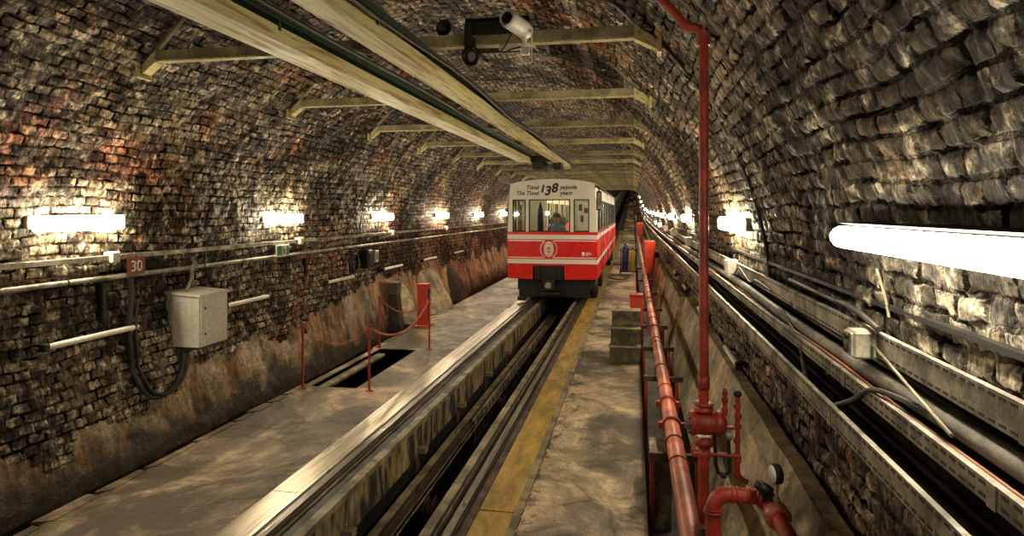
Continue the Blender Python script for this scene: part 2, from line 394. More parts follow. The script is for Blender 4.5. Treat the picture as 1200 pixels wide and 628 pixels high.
M['head_lit'] = emit('headlamp_glow', (1,.75,.5), 1.6)
M['far_dark'] = M['black']

# ------------------------------------------------------------------ vault and walls
def vault_strip(name, prof, mat, v0):
    """prof: list of (x,z) along the section; bulged by rock-like unevenness"""
    ys = []
    y = YN
    while y < YF:
        ys.append(y); y += .3 if y < 1.2 else (.022 if y < 8 else (.04 if y < 13 else (.10 if y < 24 else (.5 if y < 60 else 3))))
    ys.append(YF)
    vs = []; uvs = []; L = [v0]
    for i in range(1, len(prof)): L.append(L[-1]+math.dist(prof[i], prof[i-1]))
    n = len(prof)
    for y in ys:
        for i, (x, z) in enumerate(prof):
            if z >= CZ: nx, nz = (x-CX)/RV, (z-CZ)/RV
            else: nx, nz = (1 if x > CX else -1), 0
            p = Vector((x*1.0, y, z))
            d = .035*noise.noise(p*1.1)+.020*noise.noise(p*4.2)+.016*noise.noise(p*9.5)
            d *= 1 if abs(L[i]) < 99 else 1
            vs.append((x+nx*d, y, z+nz*d+S(y))); uvs.append((y, L[i]))
    fs = []
    for a in range(len(ys)-1):
        for i in range(n-1): fs.append((a*n+i, a*n+i+1, (a+1)*n+i+1, (a+1)*n+i))
    me = bpy.data.meshes.new(name); me.from_pydata(vs, [], fs); me.materials.append(mat)
    ul = me.uv_layers.new(name='UVMap'); 
    vi = [0]*len(me.loops); me.loops.foreach_get('vertex_index', vi)
    flat = [c for i in vi for c in uvs[i]]; ul.data.foreach_set('uv', flat)
    me.polygons.foreach_set('use_smooth', [True]*len(me.polygons)); me.update()
    o = bpy.data.objects.new(name, me); C.objects.link(o); struct(o); return L[-1]
def arc(a0, a1, n): return [(CX+rad(a0+(a1-a0)*i/n)*math.cos(a0+(a1-a0)*i/n), CZ+rad(a0+(a1-a0)*i/n)*math.sin(a0+(a1-a0)*i/n)) for i in range(n+1)]
A1 = math.asin((2.75-CZ)/RV)
right_prof = [(CX+RV, .5+ (CZ-.5)*i/46) for i in range(46)] + arc(0, A1, 50)
v = vault_strip('wall_right', right_prof, M['brick_right'], 0.0)
v = vault_strip('ceiling', arc(A1, PI-A1, 280), M['brick'], v)
left_prof = arc(PI-A1, PI, 45) + [(wallx(CZ-(CZ+.70)*i/80, -1), CZ-(CZ+.70)*i/80) for i in range(1, 81)]
vault_strip('wall_left', left_prof, M['wallmix'], v)
struct(MB().box(-5.6, 1.5, YF, YF+.3, S(YF)-1, S(YF)+5).build('wall_far', M['black']))

# ------------------------------------------------------------------ floors, trench
YS = ysteps(YN, YF)
def yrange(a, b): return [a]+[y for y in YS if a < y < b]+[b]
PIT = (-4.36, -3.70, 8.15, 10.62)
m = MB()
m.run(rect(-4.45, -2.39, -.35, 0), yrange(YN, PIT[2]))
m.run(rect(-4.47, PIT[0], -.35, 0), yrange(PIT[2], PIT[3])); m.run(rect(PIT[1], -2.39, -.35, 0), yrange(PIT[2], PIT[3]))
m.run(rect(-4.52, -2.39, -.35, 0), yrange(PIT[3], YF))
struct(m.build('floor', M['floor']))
# ragged kerb of broken concrete along the left gutter
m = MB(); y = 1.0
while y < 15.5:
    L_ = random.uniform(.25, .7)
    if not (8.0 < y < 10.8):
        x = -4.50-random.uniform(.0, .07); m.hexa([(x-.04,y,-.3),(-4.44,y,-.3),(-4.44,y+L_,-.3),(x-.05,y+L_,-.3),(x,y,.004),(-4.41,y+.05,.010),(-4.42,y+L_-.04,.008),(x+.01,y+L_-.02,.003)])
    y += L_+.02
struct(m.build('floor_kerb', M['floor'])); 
struct(MB().run(rect(-5.4, 1.5, -1.3, -1.0), yrange(YN, YF)).build('floor_trench', M['black']))
struct(MB().run(rect(-5.3, -4.46, -1.0, -.62), yrange(YN, YF)).build('floor_gutter', M['black']))
# left ledge wall of the trench and right girder
struct(MB().run(rect(-2.62, -2.41, -1.0, -.35), yrange(YN, YF)).build('wall_trench', M['black']))
struct(MB().run(rect(-2.392, -2.385, -.36, -.02), yrange(YN, YF)).build('trim_ledge', M['ledge']))
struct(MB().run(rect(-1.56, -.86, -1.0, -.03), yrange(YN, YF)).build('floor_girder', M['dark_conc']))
# right slab, flat near, stepping upwards beyond the train
m = MB(); m.box(-.86, .11, YN, 29, -1.0, 0)
y = 29; 
while y < 290:
    m.box(-.86, .11, y, y+3.02, -1.0+S(y), S(y+3)+.05); y += 3
struct(m.build('floor_walkway', M['slab']))
# loose rubble edge between yellow plate and slab
m = MB()
for i in range(520):
    y = 1.5+random.random()**1.6*20; x = -.86+abs(random.gauss(0, .07))
    if x > -.62: continue
    s_ = random.uniform(.008, .026); 
    p = [Vector((random.uniform(-1,1), random.uniform(-1,1), random.uniform(-.3,.6))).normalized()*s_*random.uniform(.7,1.2) for _ in range(6)]
    c = Vector((x, y, s_*.25)); d = [Vector((s_,0,0)),Vector((0,s_*1.3,0)),Vector((-s_,0,0)),Vector((0,-s_*1.2,0)),Vector((0,0,s_*.7)),Vector((0,0,-s_*.5))]
    q = [c+a+b*.3 for a, b in zip(d, p)]
    m.add(q, [(0,1,4),(1,2,4),(2,3,4),(3,0,4),(1,0,5),(2,1,5),(3,2,5),(0,3,5)])
tag(m.build('concrete_rubble', M['slab']), 'loose crumbs of concrete along the edge of the walkway', 'rubble', kind='stuff')
# pipe gutter and the shelf against the right wall
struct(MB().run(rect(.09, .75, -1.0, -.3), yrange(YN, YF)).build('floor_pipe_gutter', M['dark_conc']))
struct(MB().run([(.70,-.4),(1.3,-.4),(1.3,.79),(.97,.79)], yrange(YN, YF)).build('floor_shelf', M['panel']))

# ------------------------------------------------------------------ running plates, rails, trench gear
m = MB(); y = YN
while y < 60:
    m.run([(-3.03,.0),(-2.76,.0),(-2.76,.016),(-3.03,.016)], [y, min(y+2.99, 60)]); y += 3.0
tag(m.build('steel_running_plate', M['shiny']), 'polished steel tyre plate running along left side of the track', 'running plate')
m = MB(); y = YN
while y < 60:
    m.run([(-1.21,-.03),(-.93,-.03),(-.93,.012),(-1.21,.012)], [y, min(y+3.98, 60)]); y += 4.0
root = thing('yellow_running_plate', (0,0,0), 'worn yellow tyre plate along right side of the track', 'running plate')
m.build('plate', M['yellow'], root)
MB().run(rect(-.928, -.865, -.03, .014), yrange(YN, 60)).build('edge_strip', M['edge'], root)
def rail(name, x, z, label, mat='rail', w_=.032):
    prof = [(x-.055,z),(x+.055,z),(x+.055,z+.012),(x+.01,z+.022),(x+.01,z+.075),(x+w_,z+.083),(x+w_,z+.105),(x-w_,z+.105),(x-w_,z+.083),(x-.01,z+.075),(x-.01,z+.022),(x-.055,z+.012)]
    return tag(MB().run(prof, yrange(YN, 120)).build(name, M[mat]), label, 'rail', None)
rail('guide_rail', -2.655, -.055, 'steel guide rail on the dark ledge beside the polished plate')
rail('guide_rail', -1.36, -.095, 'steel guide rail beside the yellow tyre plate')
tag(MB().run(rect(-2.60,-2.56,.0,.018), yrange(YN, 60)).build('iron_strip', M['rust']), 'flat rusty iron strip right of the left guide rail', 'iron strip')
tag(MB().run(rect(-2.755,-2.715,.0,.01), yrange(YN, 60)).build('grease_channel', M['black']), 'black greasy groove between polished plate and left rail', 'groove')
tag(MB().run(rect(-2.55,-2.47,.0,.006), yrange(YN, 60)).build('grime_band', M['black']), 'black grimy timber on the left ledge', 'timber')
tag(MB().run([(-2.46,-.03),(-2.375,-.03),(-2.375,.025),(-2.46,.025)], yrange(YN, 60)).build('ledge_kerb', M['edge']), 'tan concrete kerb at the lip of the left ledge', 'kerb')
tag(MB().run(rect(-1.55,-1.475,-.03,.02), yrange(YN, 60)).build('timber_baulk', M['edge']), 'long brown timber along the right lip of the trench', 'timber')
tag(MB().run(rect(-1.455,-1.43,-.03,.012), yrange(YN, 60)).build('iron_strip', M['rust']), 'flat rusty iron strip left of the right guide rail', 'iron strip')
tag(MB().run(rect(-1.30,-1.225,-.03,-.012), yrange(YN, 60)).build('grime_band', M['rust']), 'grimy dark band between right rail and yellow plate', 'timber')
# centre beam in the trench on stub walls
root = thing('trench_beam', (0,0,0), 'long grey beam on stub walls down in the trench', 'beam')
MB().run(rect(-2.30,-2.10,-.56,-.45), yrange(YN, 60)).build('beam', M['edge'], root)
MB().run([(-2.13,-.449),(-2.095,-.449),(-2.095,-.38),(-2.13,-.38)], yrange(YN, 60)).build('side_flange', M['rust'], root)
m = MB(); y = YN+.5
while y < 40: m.box(-2.28, -2.12, y, y+.35, -1.0, -.56); y += 1.4
m.build('stub_walls', M['ledge'], root)
tag(MB().tube([(-2.02,y,-.42+S(y)) for y in yrange(YN, 60)], .011, 8).build('haulage_cable', M['galv']), 'thin bright steel haulage cable in the trench', 'cable')
# cable rollers
def sheave():
    root = thing('cable_roller', (0,0,0), 'iron cable roller between side cheeks in the trench', 'roller', 'cable rollers in the trench')
    MB().lathe([(.0,-.05),(.13,-.05),(.13,-.035),(.085,-.02),(.085,.02),(.13,.035),(.13,.05),(0,.05)], (0,0,0), (1,0,0), 20).build('wheel', M['rail'], root)
    for q in (-.08,.08): MB().box(q-.01,q+.01,-.09,.09,-.42,.03).build('cheek', M['rust'], root)
    MB().cyl((-.1,0,0),(.1,0,0),.015).build('axle', M['rail'], root)
    return root
s0 = sheave(); s0.location = (-1.98, 6.1, -.56)
for i, y in enumerate((9.6, 13.1)): copy_tree(s0, None, (-1.98, y, -.56))['label'] = ('middle iron cable roller in the trench', 'iron cable roller in the trench nearest the train')[i]
s0['label'] = 'nearest iron cable roller down in the trench'
# crossbars and painted side plates seen in the trench further in
def crossbar():
    root = thing('trench_crossbar', (0,0,0), 'grey crossbar spanning the dark trench', 'crossbar', 'crossbars in the trench')
    MB().box(-.11,.03,-.05,.05,-.06,.0, .006).build('bar', M['edge'], root)
    MB().box(-.11,-.08,-.07,.07,-.40,-.06).build('foot', M['rust'], root)
    return root
c0 = crossbar(); c0.location = (-2.31, 5.0, -.25)
for i, y in enumerate((6.9, 8.6, 10.3, 12.0)): copy_tree(c0, None, (-2.31, y, -.25))['label'] = ORD[i+1]+' grey crossbar over the dark trench, counted from the camera'
c0['label'] = 'nearest grey crossbar over the dark trench'
m = MB()
root = thing('trench_lattice_girder', (0,0,0), 'pale lattice side girder in the trench towards the train', 'girder')
m.box(-2.085,-2.065,8.2,15.4,-.36,-.34).box(-2.085,-2.065,8.2,15.4,-.68,-.66); m.build('chord', M['galv'], root)
m = MB(); y = 8.25
while y < 15.3:
    m.prism([(0,0,0),(0,.03,0),(.012,.03,0),(.012,0,0)], (-2.08,y,-.67), (-2.08,y+.11,-.35)); m.prism([(0,0,0),(0,.03,0),(.012,.03,0),(.012,0,0)], (-2.08,y+.11,-.67), (-2.08,y,-.35)); y += .24
m.build('lattice_bars', M['galv'], root)

# ------------------------------------------------------------------ leaning concrete panels on the right
specs = [(-3.0, 11.9, .64,-.02,.965,.86), (12.0, 15.7, .62,0,.86,.83), (15.8, 20.0, .58,0,.80,.80), (20.1, 25.0, .56,0,.77,.79)]
names = ['longest leaning concrete panel, behind the red sprinkler valve', 'pale leaning concrete panel beside the nearest steps', 'leaning concrete panel just short of the red hose cabinet', 'small leaning concrete panel behind the red hose cabinet']
for (y0,y1,xb,zb,xt,zt), lb in zip(specs, names):
    m = MB(); n = max(3, int((y1-y0)/.4)); prof = []
    rr = []
    for i in range(n+1):
        y = y0+(y1-y0)*i/n; e = .012*noise.noise(Vector((y*1.3,0,3))); t = .02*noise.noise(Vector((y*2.1,4,1)))
        rr.append([(xb+e,y,-.3),(xb+e,y,zb),(xb+(xt-xb)*.5-.012+e,y,(zb+zt)/2),(xt+e-.03,y,zt+t),(min(xt+e+.07,1.04),y,zt+t+.005),(min(xt+.09,1.04),y,zt-.06),(xb+.12,y,zb-.2)])
    m.rings(rr, False)
    tag(m.build('leaning_slab', M['panel']), lb, 'concrete panel')
for i in range(14):
    y = 26+i*4.2; root = MB()
    z = S(y); root.hexa([(.52,y,z-.3),(.80,y,z-.3),(.80,y+2.6,z-.3),(.52,y+2.6,z-.3),(.60,y+.1,z+.62),(.78,y+.1,z+.62),(.78,y+2.5,z+.66),(.60,y+2.5,z+.66)])
    tag(root.build('concrete_block', M['panel']), 'small stepped concrete block of the far row climbing beside the pipe', 'concrete block', 'far row of stepped concrete blocks')

# ------------------------------------------------------------------ longitudinal overhead beams
def obeam(xl, xr, y1, label, green_w):
    root = thing('overhead_beam', (0,YN,3.58), label, 'beam')
    def seg(poly, name, mat):
        o = MB().run(poly, yrange(YN, y1)).build(name, M[mat], root); o.location = (0,-YN,-3.58); return o
    seg([(xl,3.58),(xr,3.58),(xr,3.69),(xr-.012,3.69),(xr-.012,3.60),(xl+.012,3.60),(xl+.012,3.62),(xl,3.62)], 'channel', 'beam')
    seg([(xr-.10,3.601),(xr-.085,3.601),(xr-.085,3.76),(xr-.10,3.76)], 'web', 'green')
    seg([(xr-.115,3.725),(xr+.02,3.725),(xr+.02,3.775),(xr-.115,3.775)], 'green_flange', 'green')
    m = MB(); y = -1.2
    while y < y1-1: m.box(xr-.0,xr+.008,y,y+.03,3.66,3.76); y += 5.26
    o = m.build('clip', M['green'], root); o.location = (0,-YN,-3.58)
    return root
obeam(-2.67, -2.42, 15.2, 'left of the two long cream painted overhead beams above the track', .02)
obeam(-1.88, -1.70, 17.6, 'right of the two long cream painted overhead beams, reaching over the train roof', .02)
tag(MB().tube([(-1.60, y, 3.66+.03*math.sin(y*1.3)) for y in [i*.6-4 for i in range(34)]], .014, 8).build('overhead_cable', M['cable']), 'dark cable slung along the right overhead beam', 'cable')
tag(MB().tube([(-2.33, y, 3.75+.015*math.sin(y*1.1)) for y in [i*.6-4 for i in range(32)]], .022, 8).build('overhead_conduit', M['green']), 'dark green conduit slung along the left overhead beam', 'conduit')
# dark gear where the beams end above the train
root = thing('overhead_end_gear', (-2.2,15.3,3.45), 'black bracket gear hanging between the beam ends above the train', 'bracket')
MB().box(-.42,.50,-.05,.10,.16,.30,.01).build('crossbar', M['black'], root)
MB().box(-.20,.10,-.05,.5,-.02,.17,.02).build('gearbox', M['black'], root)
m = MB()
for k in range(5): m.torus((-.3+.17*k,.2,.12),(0,1,.2),.075,.012,14,6)
m.build('cable_coils', M['cable'], root)
MB().box(.30,.50,.0,.5,-.03,.16,.02).build('bracket_block', M['black'], root)

# ------------------------------------------------------------------ cross beams
CB = [5.25+2.63*i for i in range(12)] + [5.25+2.63*12+5.2*i for i in range(14)]
protos = {}
def crossbeam():
    z0, z1 = 3.80, 3.90; xl, xr = -4.36, .03
    root = thing('cross_beam', (CX,0,z0), 'x', 'beam')
    MB().prism([(0,-.045,0),(0,.045,0),(0,.045,.012),(0,-.028,.012),(0,-.028,.09),(0,.045,.09),(0,.045,.10),(0,-.045,.10)], (xl-CX,0,0), (xr-CX,0,0)).build('channel', M['beam_dull'], root)
    m = MB(); m.box(xl-CX,xr-CX,-.052,-.045,-.004,.012); m.build('lower_lip', M['beam'], root)
    for s_ in (-1, 1):
        xe = (xl if s_ < 0 else xr)-CX
        xw = xe+s_*(.13 if s_ < 0 else .16)
        zz = (3.68-z0) if s_ < 0 else (3.70-z0)
        m = MB(); m.hexa([(xe,-.06,-.01),(xe+s_*.06,-.06,-.06),(xw,-.06,zz-.02),(xw+.001,-.05,zz+.0)] if False else
            [(xe-s_*.02,-.055,-.01),(xw,-.055,zz),(xw,.055,zz),(xe-s_*.02,.055,-.01),(xe-s_*.02,-.055,.105),(xw+s_*.01,-.055,zz+.07),(xw+s_*.01,.055,zz+.07),(xe-s_*.02,.055,.105)])
        m.box(min(xw,xw+s_*.03),max(xw,xw+s_*.03),-.09,.09,zz-.03,zz+.09)
        m.build('bracket', M['beam'], root)
        # tie from the bracket up to the vault
        xv = (wallx(4.25, s_)-CX); MB().prism([(-.02,-.02,0),(.02,-.02,0),(.02,.02,0),(-.02,.02,0)], (xe,0,.12), (xv,0,4.30-z0)).build('wall_tie', M['beam_dull'], root)
    return root
for i, y in enumerate(CB):
    if i == 0: cb = crossbeam(); o = cb
    else: o = copy_tree(cb)
    o.location = (CX, y, 3.79+S(y))
    if i == 0: tag(o, 'nearest overhead cross beam, carrying the white camera', 'beam', 'overhead cross beams')
    elif i < 7: tag(o, ORD[i]+' overhead cross beam counted from the camera end', 'beam', 'overhead cross beams')
    else: tag(o, 'distant overhead cross beam above and beyond the train', 'beam', 'overhead cross beams')

# ------------------------------------------------------------------ lamps on the walls
def lamp_left(y, L_=1.0):
    z = 2.30; xw = wallx(z, -1); root = thing('wall_lamp', (xw, y, z+S(y)), 'x', 'lamp')
    MB().box(-.04,.053,-L_/2-.02,L_/2+.02,-.05,.06,.008).build('housing', M['galv'], root)
    MB().box(.052,.115,-L_/2,L_/2,-.075,.065,.02).build('diffuser', M['lit'], root)
    return root
def lamp_right(y, L_=1.4):
    z = 2.28; xw = wallx(z, 1); root = thing('wall_lamp', (xw, y, z+S(y)), 'x', 'lamp')
    MB().box(-.053,.04,-L_/2-.02,L_/2+.02,-.05,.06,.008).build('housing', M['galv'], root)
    MB().box(-.115,-.052,-L_/2,L_/2,-.065,.065,.02).build('diffuser', M['lit'], root)
    return root
LL = [-5.5, 5.17, 8.75, 12.6, 16.8, 21.0, 25.2, 29.4, 33.6, 38, 42.4, 48, 54, 62, 72, 84, 100, 125, 155, 190, 240]
pl = None
for i, y in enumerate(LL):
    if pl is None: pl = lamp_left(0); o = pl
    else: o = copy_tree(pl)
    o.location = (wallx(2.3,-1), y, 2.30+S(y))
    if y < 4: tag(o, 'lit box lamp on left wall behind the viewer', 'lamp', 'lamps along the left wall')
    elif i < 7: tag(o, ORD[i-1]+' lit lamp in view along the left brick wall', 'lamp', 'lamps along the left wall')
    else: tag(o, 'distant lit lamp on left wall beyond the train', 'lamp', 'lamps along the left wall')
# long tube lamp nearest on the right
z = 2.29; xw = wallx(z,1); root = thing('tube_lamp', (xw, 2.28, z), 'long round-ended glowing tube lamp, nearest on the right wall', 'lamp')
m = MB(); r_ = .047
m.lathe([(0.001,-.80),(r_*.5,-.793),(r_*.85,-.775),(r_,-.74),(r_,.74),(r_*.85,.775),(0.001,.80)], (-.10,0,0), (0,1,0), 20); m.build('diffuser', M['lit_near'], root)
MB().box(-.055,.02,-.72,.72,-.035,.04,.006).build('housing', M['rust'], root)
MB().hexa([(-.04,-.80,.046),(.03,-.80,.046),(.03,.80,.046),(-.04,.80,.046),(-.10,-.80,.060),(.03,-.80,.072),(.03,.80,.072),(-.10,.80,.060)]).build('hood', M['black'], root)
LR = [-4.5, 6.45, 11.7, 16.3, 21.2, 26, 31, 36.5, 43, 51, 61, 74, 92, 118, 155, 210]
pr = None
for i, y in enumerate(LR):
    if pr is None: pr = lamp_right(0, 1.3); o = pr
    else: o = copy_tree(pr)
    o.location = (wallx(2.28,1), y, 2.28+S(y))
    if i == 0: tag(o, 'lit box lamp on right wall behind the viewer', 'lamp', 'lamps along the right wall')
    elif i < 6: tag(o, ORD[i]+' lit lamp along the right wall, counting the long tube as first', 'lamp', 'lamps along the right wall')
    else: tag(o, 'distant lit lamp of the row climbing the right wall', 'lamp', 'lamps along the right wall')

# unlit tubes lower on the walls
def batten(side, y, z, L_, label, group):
    xw = wallx(z, side); s_ = -side
    root = thing('unlit_tube_light', (xw, y, z+S(y)), label, 'lamp', group)
    MB().lathe([(.001,-L_/2),(.022,-L_/2+.003),(.028,-L_/2+.02),(.028,L_/2-.02),(.022,L_/2-.003),(.001,L_/2)], (s_*.10,0,0), (0,1,0), 12).build('tube', M['white'], root)
    m = MB()
    for q in (-.36,.36): MB().box(min(-s_*.03,s_*.085),max(-s_*.03,s_*.085),q*L_-.02,q*L_+.02,-.015,.015).build('bracket', M['rust'], root)
    MB().box(min(s_*.06,s_*.13),max(s_*.06,s_*.13),-L_/2-.05,-L_/2+.01,-.035,.035,.008).build('end_cap', M['black'], root)
for i, (y, L_) in enumerate([(5.28,1.05),(7.75,.95),(10.5,1.05),(13.0,1.1),(15.5,1.1),(18.2,1.1)]):
    batten(-1, y, 1.21, L_, ['unlit tube light left of the grey cabinet, low on the left wall','unlit tube light just right of the grey cabinet','unlit tube light above the near red chain on left wall','unlit tube light above the red bollard box','fifth unlit tube light low on left wall','unlit tube light low on left wall close to the train'][i], 'unlit tubes low on the left wall')
for i, y in enumerate([6.75, 9.6, 12.6, 15.6]):
    batten(1, y, .95+.0, .85, ['nearest unlit tube light under the right cable trays','second unlit tube light under the right cable trays','third unlit tube light under the right cable trays','farthest unlit tube light under the right cable trays'][i], 'unlit tubes low on the right wall')

# ------------------------------------------------------------------ conduits on left wall
root = thing('cable_trunking', (0,0,0), 'upper pale cable trunking along the left wall', 'trunking')
xw = wallx(1.94,-1)
MB().run(rect(xw+.03, xw+.11, 1.92, 1.965), yrange(YN, 60)).build('trunk', M['galv'], root)
y = .4
while y < 40: MB().box(xw-.03, xw+.04, y, y+.05, 1.90+S(y), 1.98+S(y)).build('wall_bracket', M['rust'], root); y += 1.5
root = thing('conduit_pipe', (0,0,0), 'lower round grey conduit along the left wall', 'pipe')
MB().tube([(xw+.10, y, 1.745+S(y)) for y in yrange(YN, 60)], .026, 12).build('pipe', M['galv'], root)
y = 1.2
while y < 40: MB().box(xw-.03, xw+.075, y, y+.04, 1.72+S(y), 1.76+S(y)); m.torus((xw+.10,y+.02,1.745+S(y)),(0,1,0),.03,.006,12,6).build('clamp', M['rust'], root); y += 1.9
tag(MB().tube([(xw+.07, y, 1.795+.01*math.sin(y*3)) for y in [i*.4-3 for i in range(22)]], .008, 6).build('thin_red_cable', M['cable_orange']), 'thin red cable lying along the lower conduit left of the number sign', 'cable')
def jbox(loc, label, s_=.09, mat='white', side=-1):
    root = thing('junction_box', loc, label, 'junction box', 'junction boxes')
    MB().box(-.05,.05,-s_/2,s_/2,-s_/2,s_/2,.008).build('body', M[mat], root)
    MB().box(*( (.048,.058) if side < 0 else (-.058,-.048)),-s_/2+.008,s_/2-.008,-s_/2+.008,s_/2-.008,.003).build('lid', M[mat], root)
    return root
for y, lb in [(5.55,'white junction box left of the number 30 sign'),(9.20,'pale junction box right of the exit sign'),(13.1,'pale junction box on the trunking above the black cable coil'),(17.2,'pale junction box on trunking near the train')]:
    jbox((xw+.09, y, 1.945), lb, .11, 'grey_box')
# number sign
root = thing('number_sign', (xw+.155, 5.80, 1.84), 'small dark red sign with a white 30 on the left trunking', 'sign')
MB().box(-.008,.0,-.12,.12,-.09,.09).build('plate', M['sign_red'], root)
text_mesh('digits', '30', .16, M['white'], root, (.003,0,-.055), (R(90),0,R(90)))
MB().box(-.06,-.008,-.02,.02,.06,.10).build('bracket', M['rust'], root)
# exit sign
root = thing('exit_sign', (xw+.16, 8.62, 1.83), 'small white and green emergency exit sign on the left trunking', 'sign')
MB().box(-.02,.0,-.17,.17,-.085,.085,.004).build('plate', M['white'], root)
m = MB()
m.box(.0,.003,-.155,-.03,-.07,.07); m.box(.0,.003,.10,.155,-.07,.07)
m.sphere((.003,-.0,.045),.016,8,(.3,1,1))
m.prism([(0,0,0),(0,.03,0),(.003,.03,0),(.003,0,0)],(0,-.02,-.065),(0,.02,.03)); m.prism([(0,0,0),(0,.03,0),(.003,.03,0),(.003,0,0)],(0,.06,-.065),(0,.01,.0)); m.box(0,.003,-.02,.07,.005,.018)
m.build('pictogram', M['sign_green'], root)
for q in (-.08,.08): MB().box(-.075,-.02,q-.02,q+.02,-.02,.02).build('bracket', M['rust'], root)

# grey cabinet
root = thing('electrical_cabinet', (-4.95, 6.62, .88), 'grey wall cabinet with two door locks below the left conduits', 'cabinet')
MB().hexa([(-.34,-.25,0),(.19,-.25,0),(.19,.25,0),(-.34,.25,0),(-.34,-.25,.60),(.19,-.25,.56),(.19,.25,.56),(-.34,.25,.60)]).build('body', M['grey_box'], root)
MB().hexa([(-.36,-.27,.60),(.215,-.27,.562),(.215,.27,.562),(-.36,.27,.60),(-.36,-.27,.63),(.215,-.27,.59),(.215,.27,.59),(-.36,.27,.63)]).build('lid', M['grey_box'], root)
door = MB().box(.19,.205,-.235,.235,.03,.545,.004).build('door', M['grey_box'], root)
for z in (.14,.43): MB().lathe([(.012,0),(.012,.012),(.004,.014)], (.205,-.17,z), (1,0,0), 10).build('lock', M['black'], door)
MB().box(-.30,.15,-.22,.22,-.03,0).build('plinth', M['rust'], root)
tag(MB().tube([(-4.98,6.45,1.49),(-5.0,6.52,1.56),(-5.02,6.6,1.64),(-5.04,6.62,1.72),(-5.03,6.66,1.80),(-5.08,6.68,1.86)],[.018,.018,.02,.022,.03,.02],10).build('flexible_conduit', M['cable_grey']), 'short grey flexible conduit rising from grey cabinet to trunking', 'conduit')
# big black cable loop
pts = []
for t in range(9): pts.append((-5.07, 5.72+.02*math.sin(t), 1.72-.12*t))
for t in range(1, 15):
    a = PI+ PI*.92*t/14; pts.append((-4.98+.0*t, 6.05+.33*math.cos(a)+.0, .72+.30*math.sin(a)*1.0))
pts.append((-5.0,6.42,.86))
tag(MB().tube(pts, .030, 12).build('cable_loop', M['cable']), 'thick black cable hanging in a loop below the number sign', 'cable')
tag(MB().tube([(p[0]+.035,p[1]+.05,p[2]+.02) for p in pts[2:]], .016, 10).build('thin_cable_loop', M['cable']), 'thinner black cable following the hanging loop', 'cable')
# dark vertical brackets / cable drop on the wall between
for y, z0, z1, lb in [(5.45,1.30,1.70,'short black strap below the trunking, left of the cable loop'),(9.45,1.35,1.66,'dark hanging switch box between near lamps'),(4.0,1.2,1.75,'black strap near the left edge of view')]:
    root = tag(MB().box(wallx(1.5,-1)+.0-.05, wallx(1.5,-1)+.06, y, y+.05, z0, z1, .01).box(wallx(1.5,-1)-.02, wallx(1.5,-1)+.08, y-.02, y+.07, z0+.05, z0+.13,.01).build('wall_strap', M['cable']), lb, 'strap')
# black coil and box around the ring joint
root = thing('cable_coil', (wallx(1.5,-1)+.06, 11.15, 1.46), 'black cable coil hung on the left wall beside a dark box', 'cable coil')
for k in range(3): MB().torus((.02+.02*k,0,0),(1,.1,0),.20-.02*k,.016,24,6).build('loop', M['cable'], root)
MB().cyl((-.12,0,.2),(.08,0,.2),.012,8).build('hook', M['rust'], root)
root = thing('wall_box', (wallx(1.5,-1)+.06, 11.75, 1.30), 'dark telephone-like box on left wall right of the cable coil', 'box')
MB().box(-.12,.12,-.13,.13,0,.36,.02).build('body', M['black'], root); MB().box(.12,.135,-.09,.09,.05,.30,.004).build('cover', M['cable'], root)
root = thing('white_tag_box', (wallx(1.5,-1)+.06, 12.2, 1.38), 'small off-white box right of the dark wall box', 'box')
MB().box(-.1,.06,-.08,.08,0,.24,.01).build('body', M['grey_box'], root); MB().box(.06,.065,-.05,.05,.06,.18).build('label_plate', M['edge'], root)
tag(MB().tube([(wallx(z,-1)+.03, 11.6, z) for z in [1.6+.15*i for i in range(10)]],.010,6).build('ring_cable', M['cable']), 'thin black cable climbing the left vault beside the third lamp', 'cable')
# black ring joint cables on vault
def ringline(y, a0, a1, label):
    n = 30; tag(MB().tube([(CX+(rad(a0+(a1-a0)*i/n)-.02)*math.cos(a0+(a1-a0)*i/n), y, CZ+(rad(a0+(a1-a0)*i/n)-.02)*math.sin(a0+(a1-a0)*i/n)) for i in range(n+1)], .014, 6).build('vault_cable', M['cable']), label, 'cable')
ringline(11.6+.9, PI*.98, PI*.60, 'thin dark cable arching over the left vault by the third lamp')
ringline(5.22, .02, 1.0, 'thin dark cable arching up the right vault before the second lamp')

# buttress lumps at the foot of the left wall, bollard box, posts
def lump(y, w_, h, x1, label, mat='panel', seed=0):
    rr = []
    for i in range(13):
        t = i/12; z = -.02+h*t
        rx = wallx(max(z,0),-1)
        d = (x1-rx)*(1-t)**.8+.05; hw = w_/2*(1-.45*t)
        ring = []
        for k in range(13):
            a = PI*k/12; e = 1+.22*noise.noise(Vector((k*.6+seed, z*3, seed)))
            ring.append((rx-.08+max(.01,(d+.08)*math.sin(a)*e), y-hw*math.cos(a), z))
        rr.append(ring)
    m = MB(); m.rings(rr, True, False, False); m.add(rr[-1], [tuple(range(13))])
    tag(m.build('concrete_buttress', M[mat]), label, 'buttress')
lump(15.3, 2.2, 1.0, -4.52, 'grey lumpy concrete buttress right of the red bollard box', 'panel', 3)
lump(17.3, 1.2, .9, -4.60, 'dark rough buttress near the train on the left wall', 'dark_conc', 8)
lump(13.3, .5, .95, -4.62, 'narrow pale buttress behind the red bollard box', 'panel', 5)
root = thing('concrete_plinth_post', (-4.72, 12.35, 0), 'short mossy concrete pillar with a square cap at left wall foot', 'pillar')
MB().hexa([(-.12,-.12,0),(.12,-.12,0),(.12,.12,0),(-.12,.12,0),(-.16,-.12,.72),(.03,-.12,.72),(.03,.12,.72),(-.16,.12,.72)]).build('shaft', M['dark_conc'], root)
MB().box(-.20,.05,-.15,.15,.72,.98,.02).build('cap', M['steps'], root)
root = thing('red_bollard_box', (-4.33, 12.9, 0), 'upright red metal box standing on the left platform', 'box')
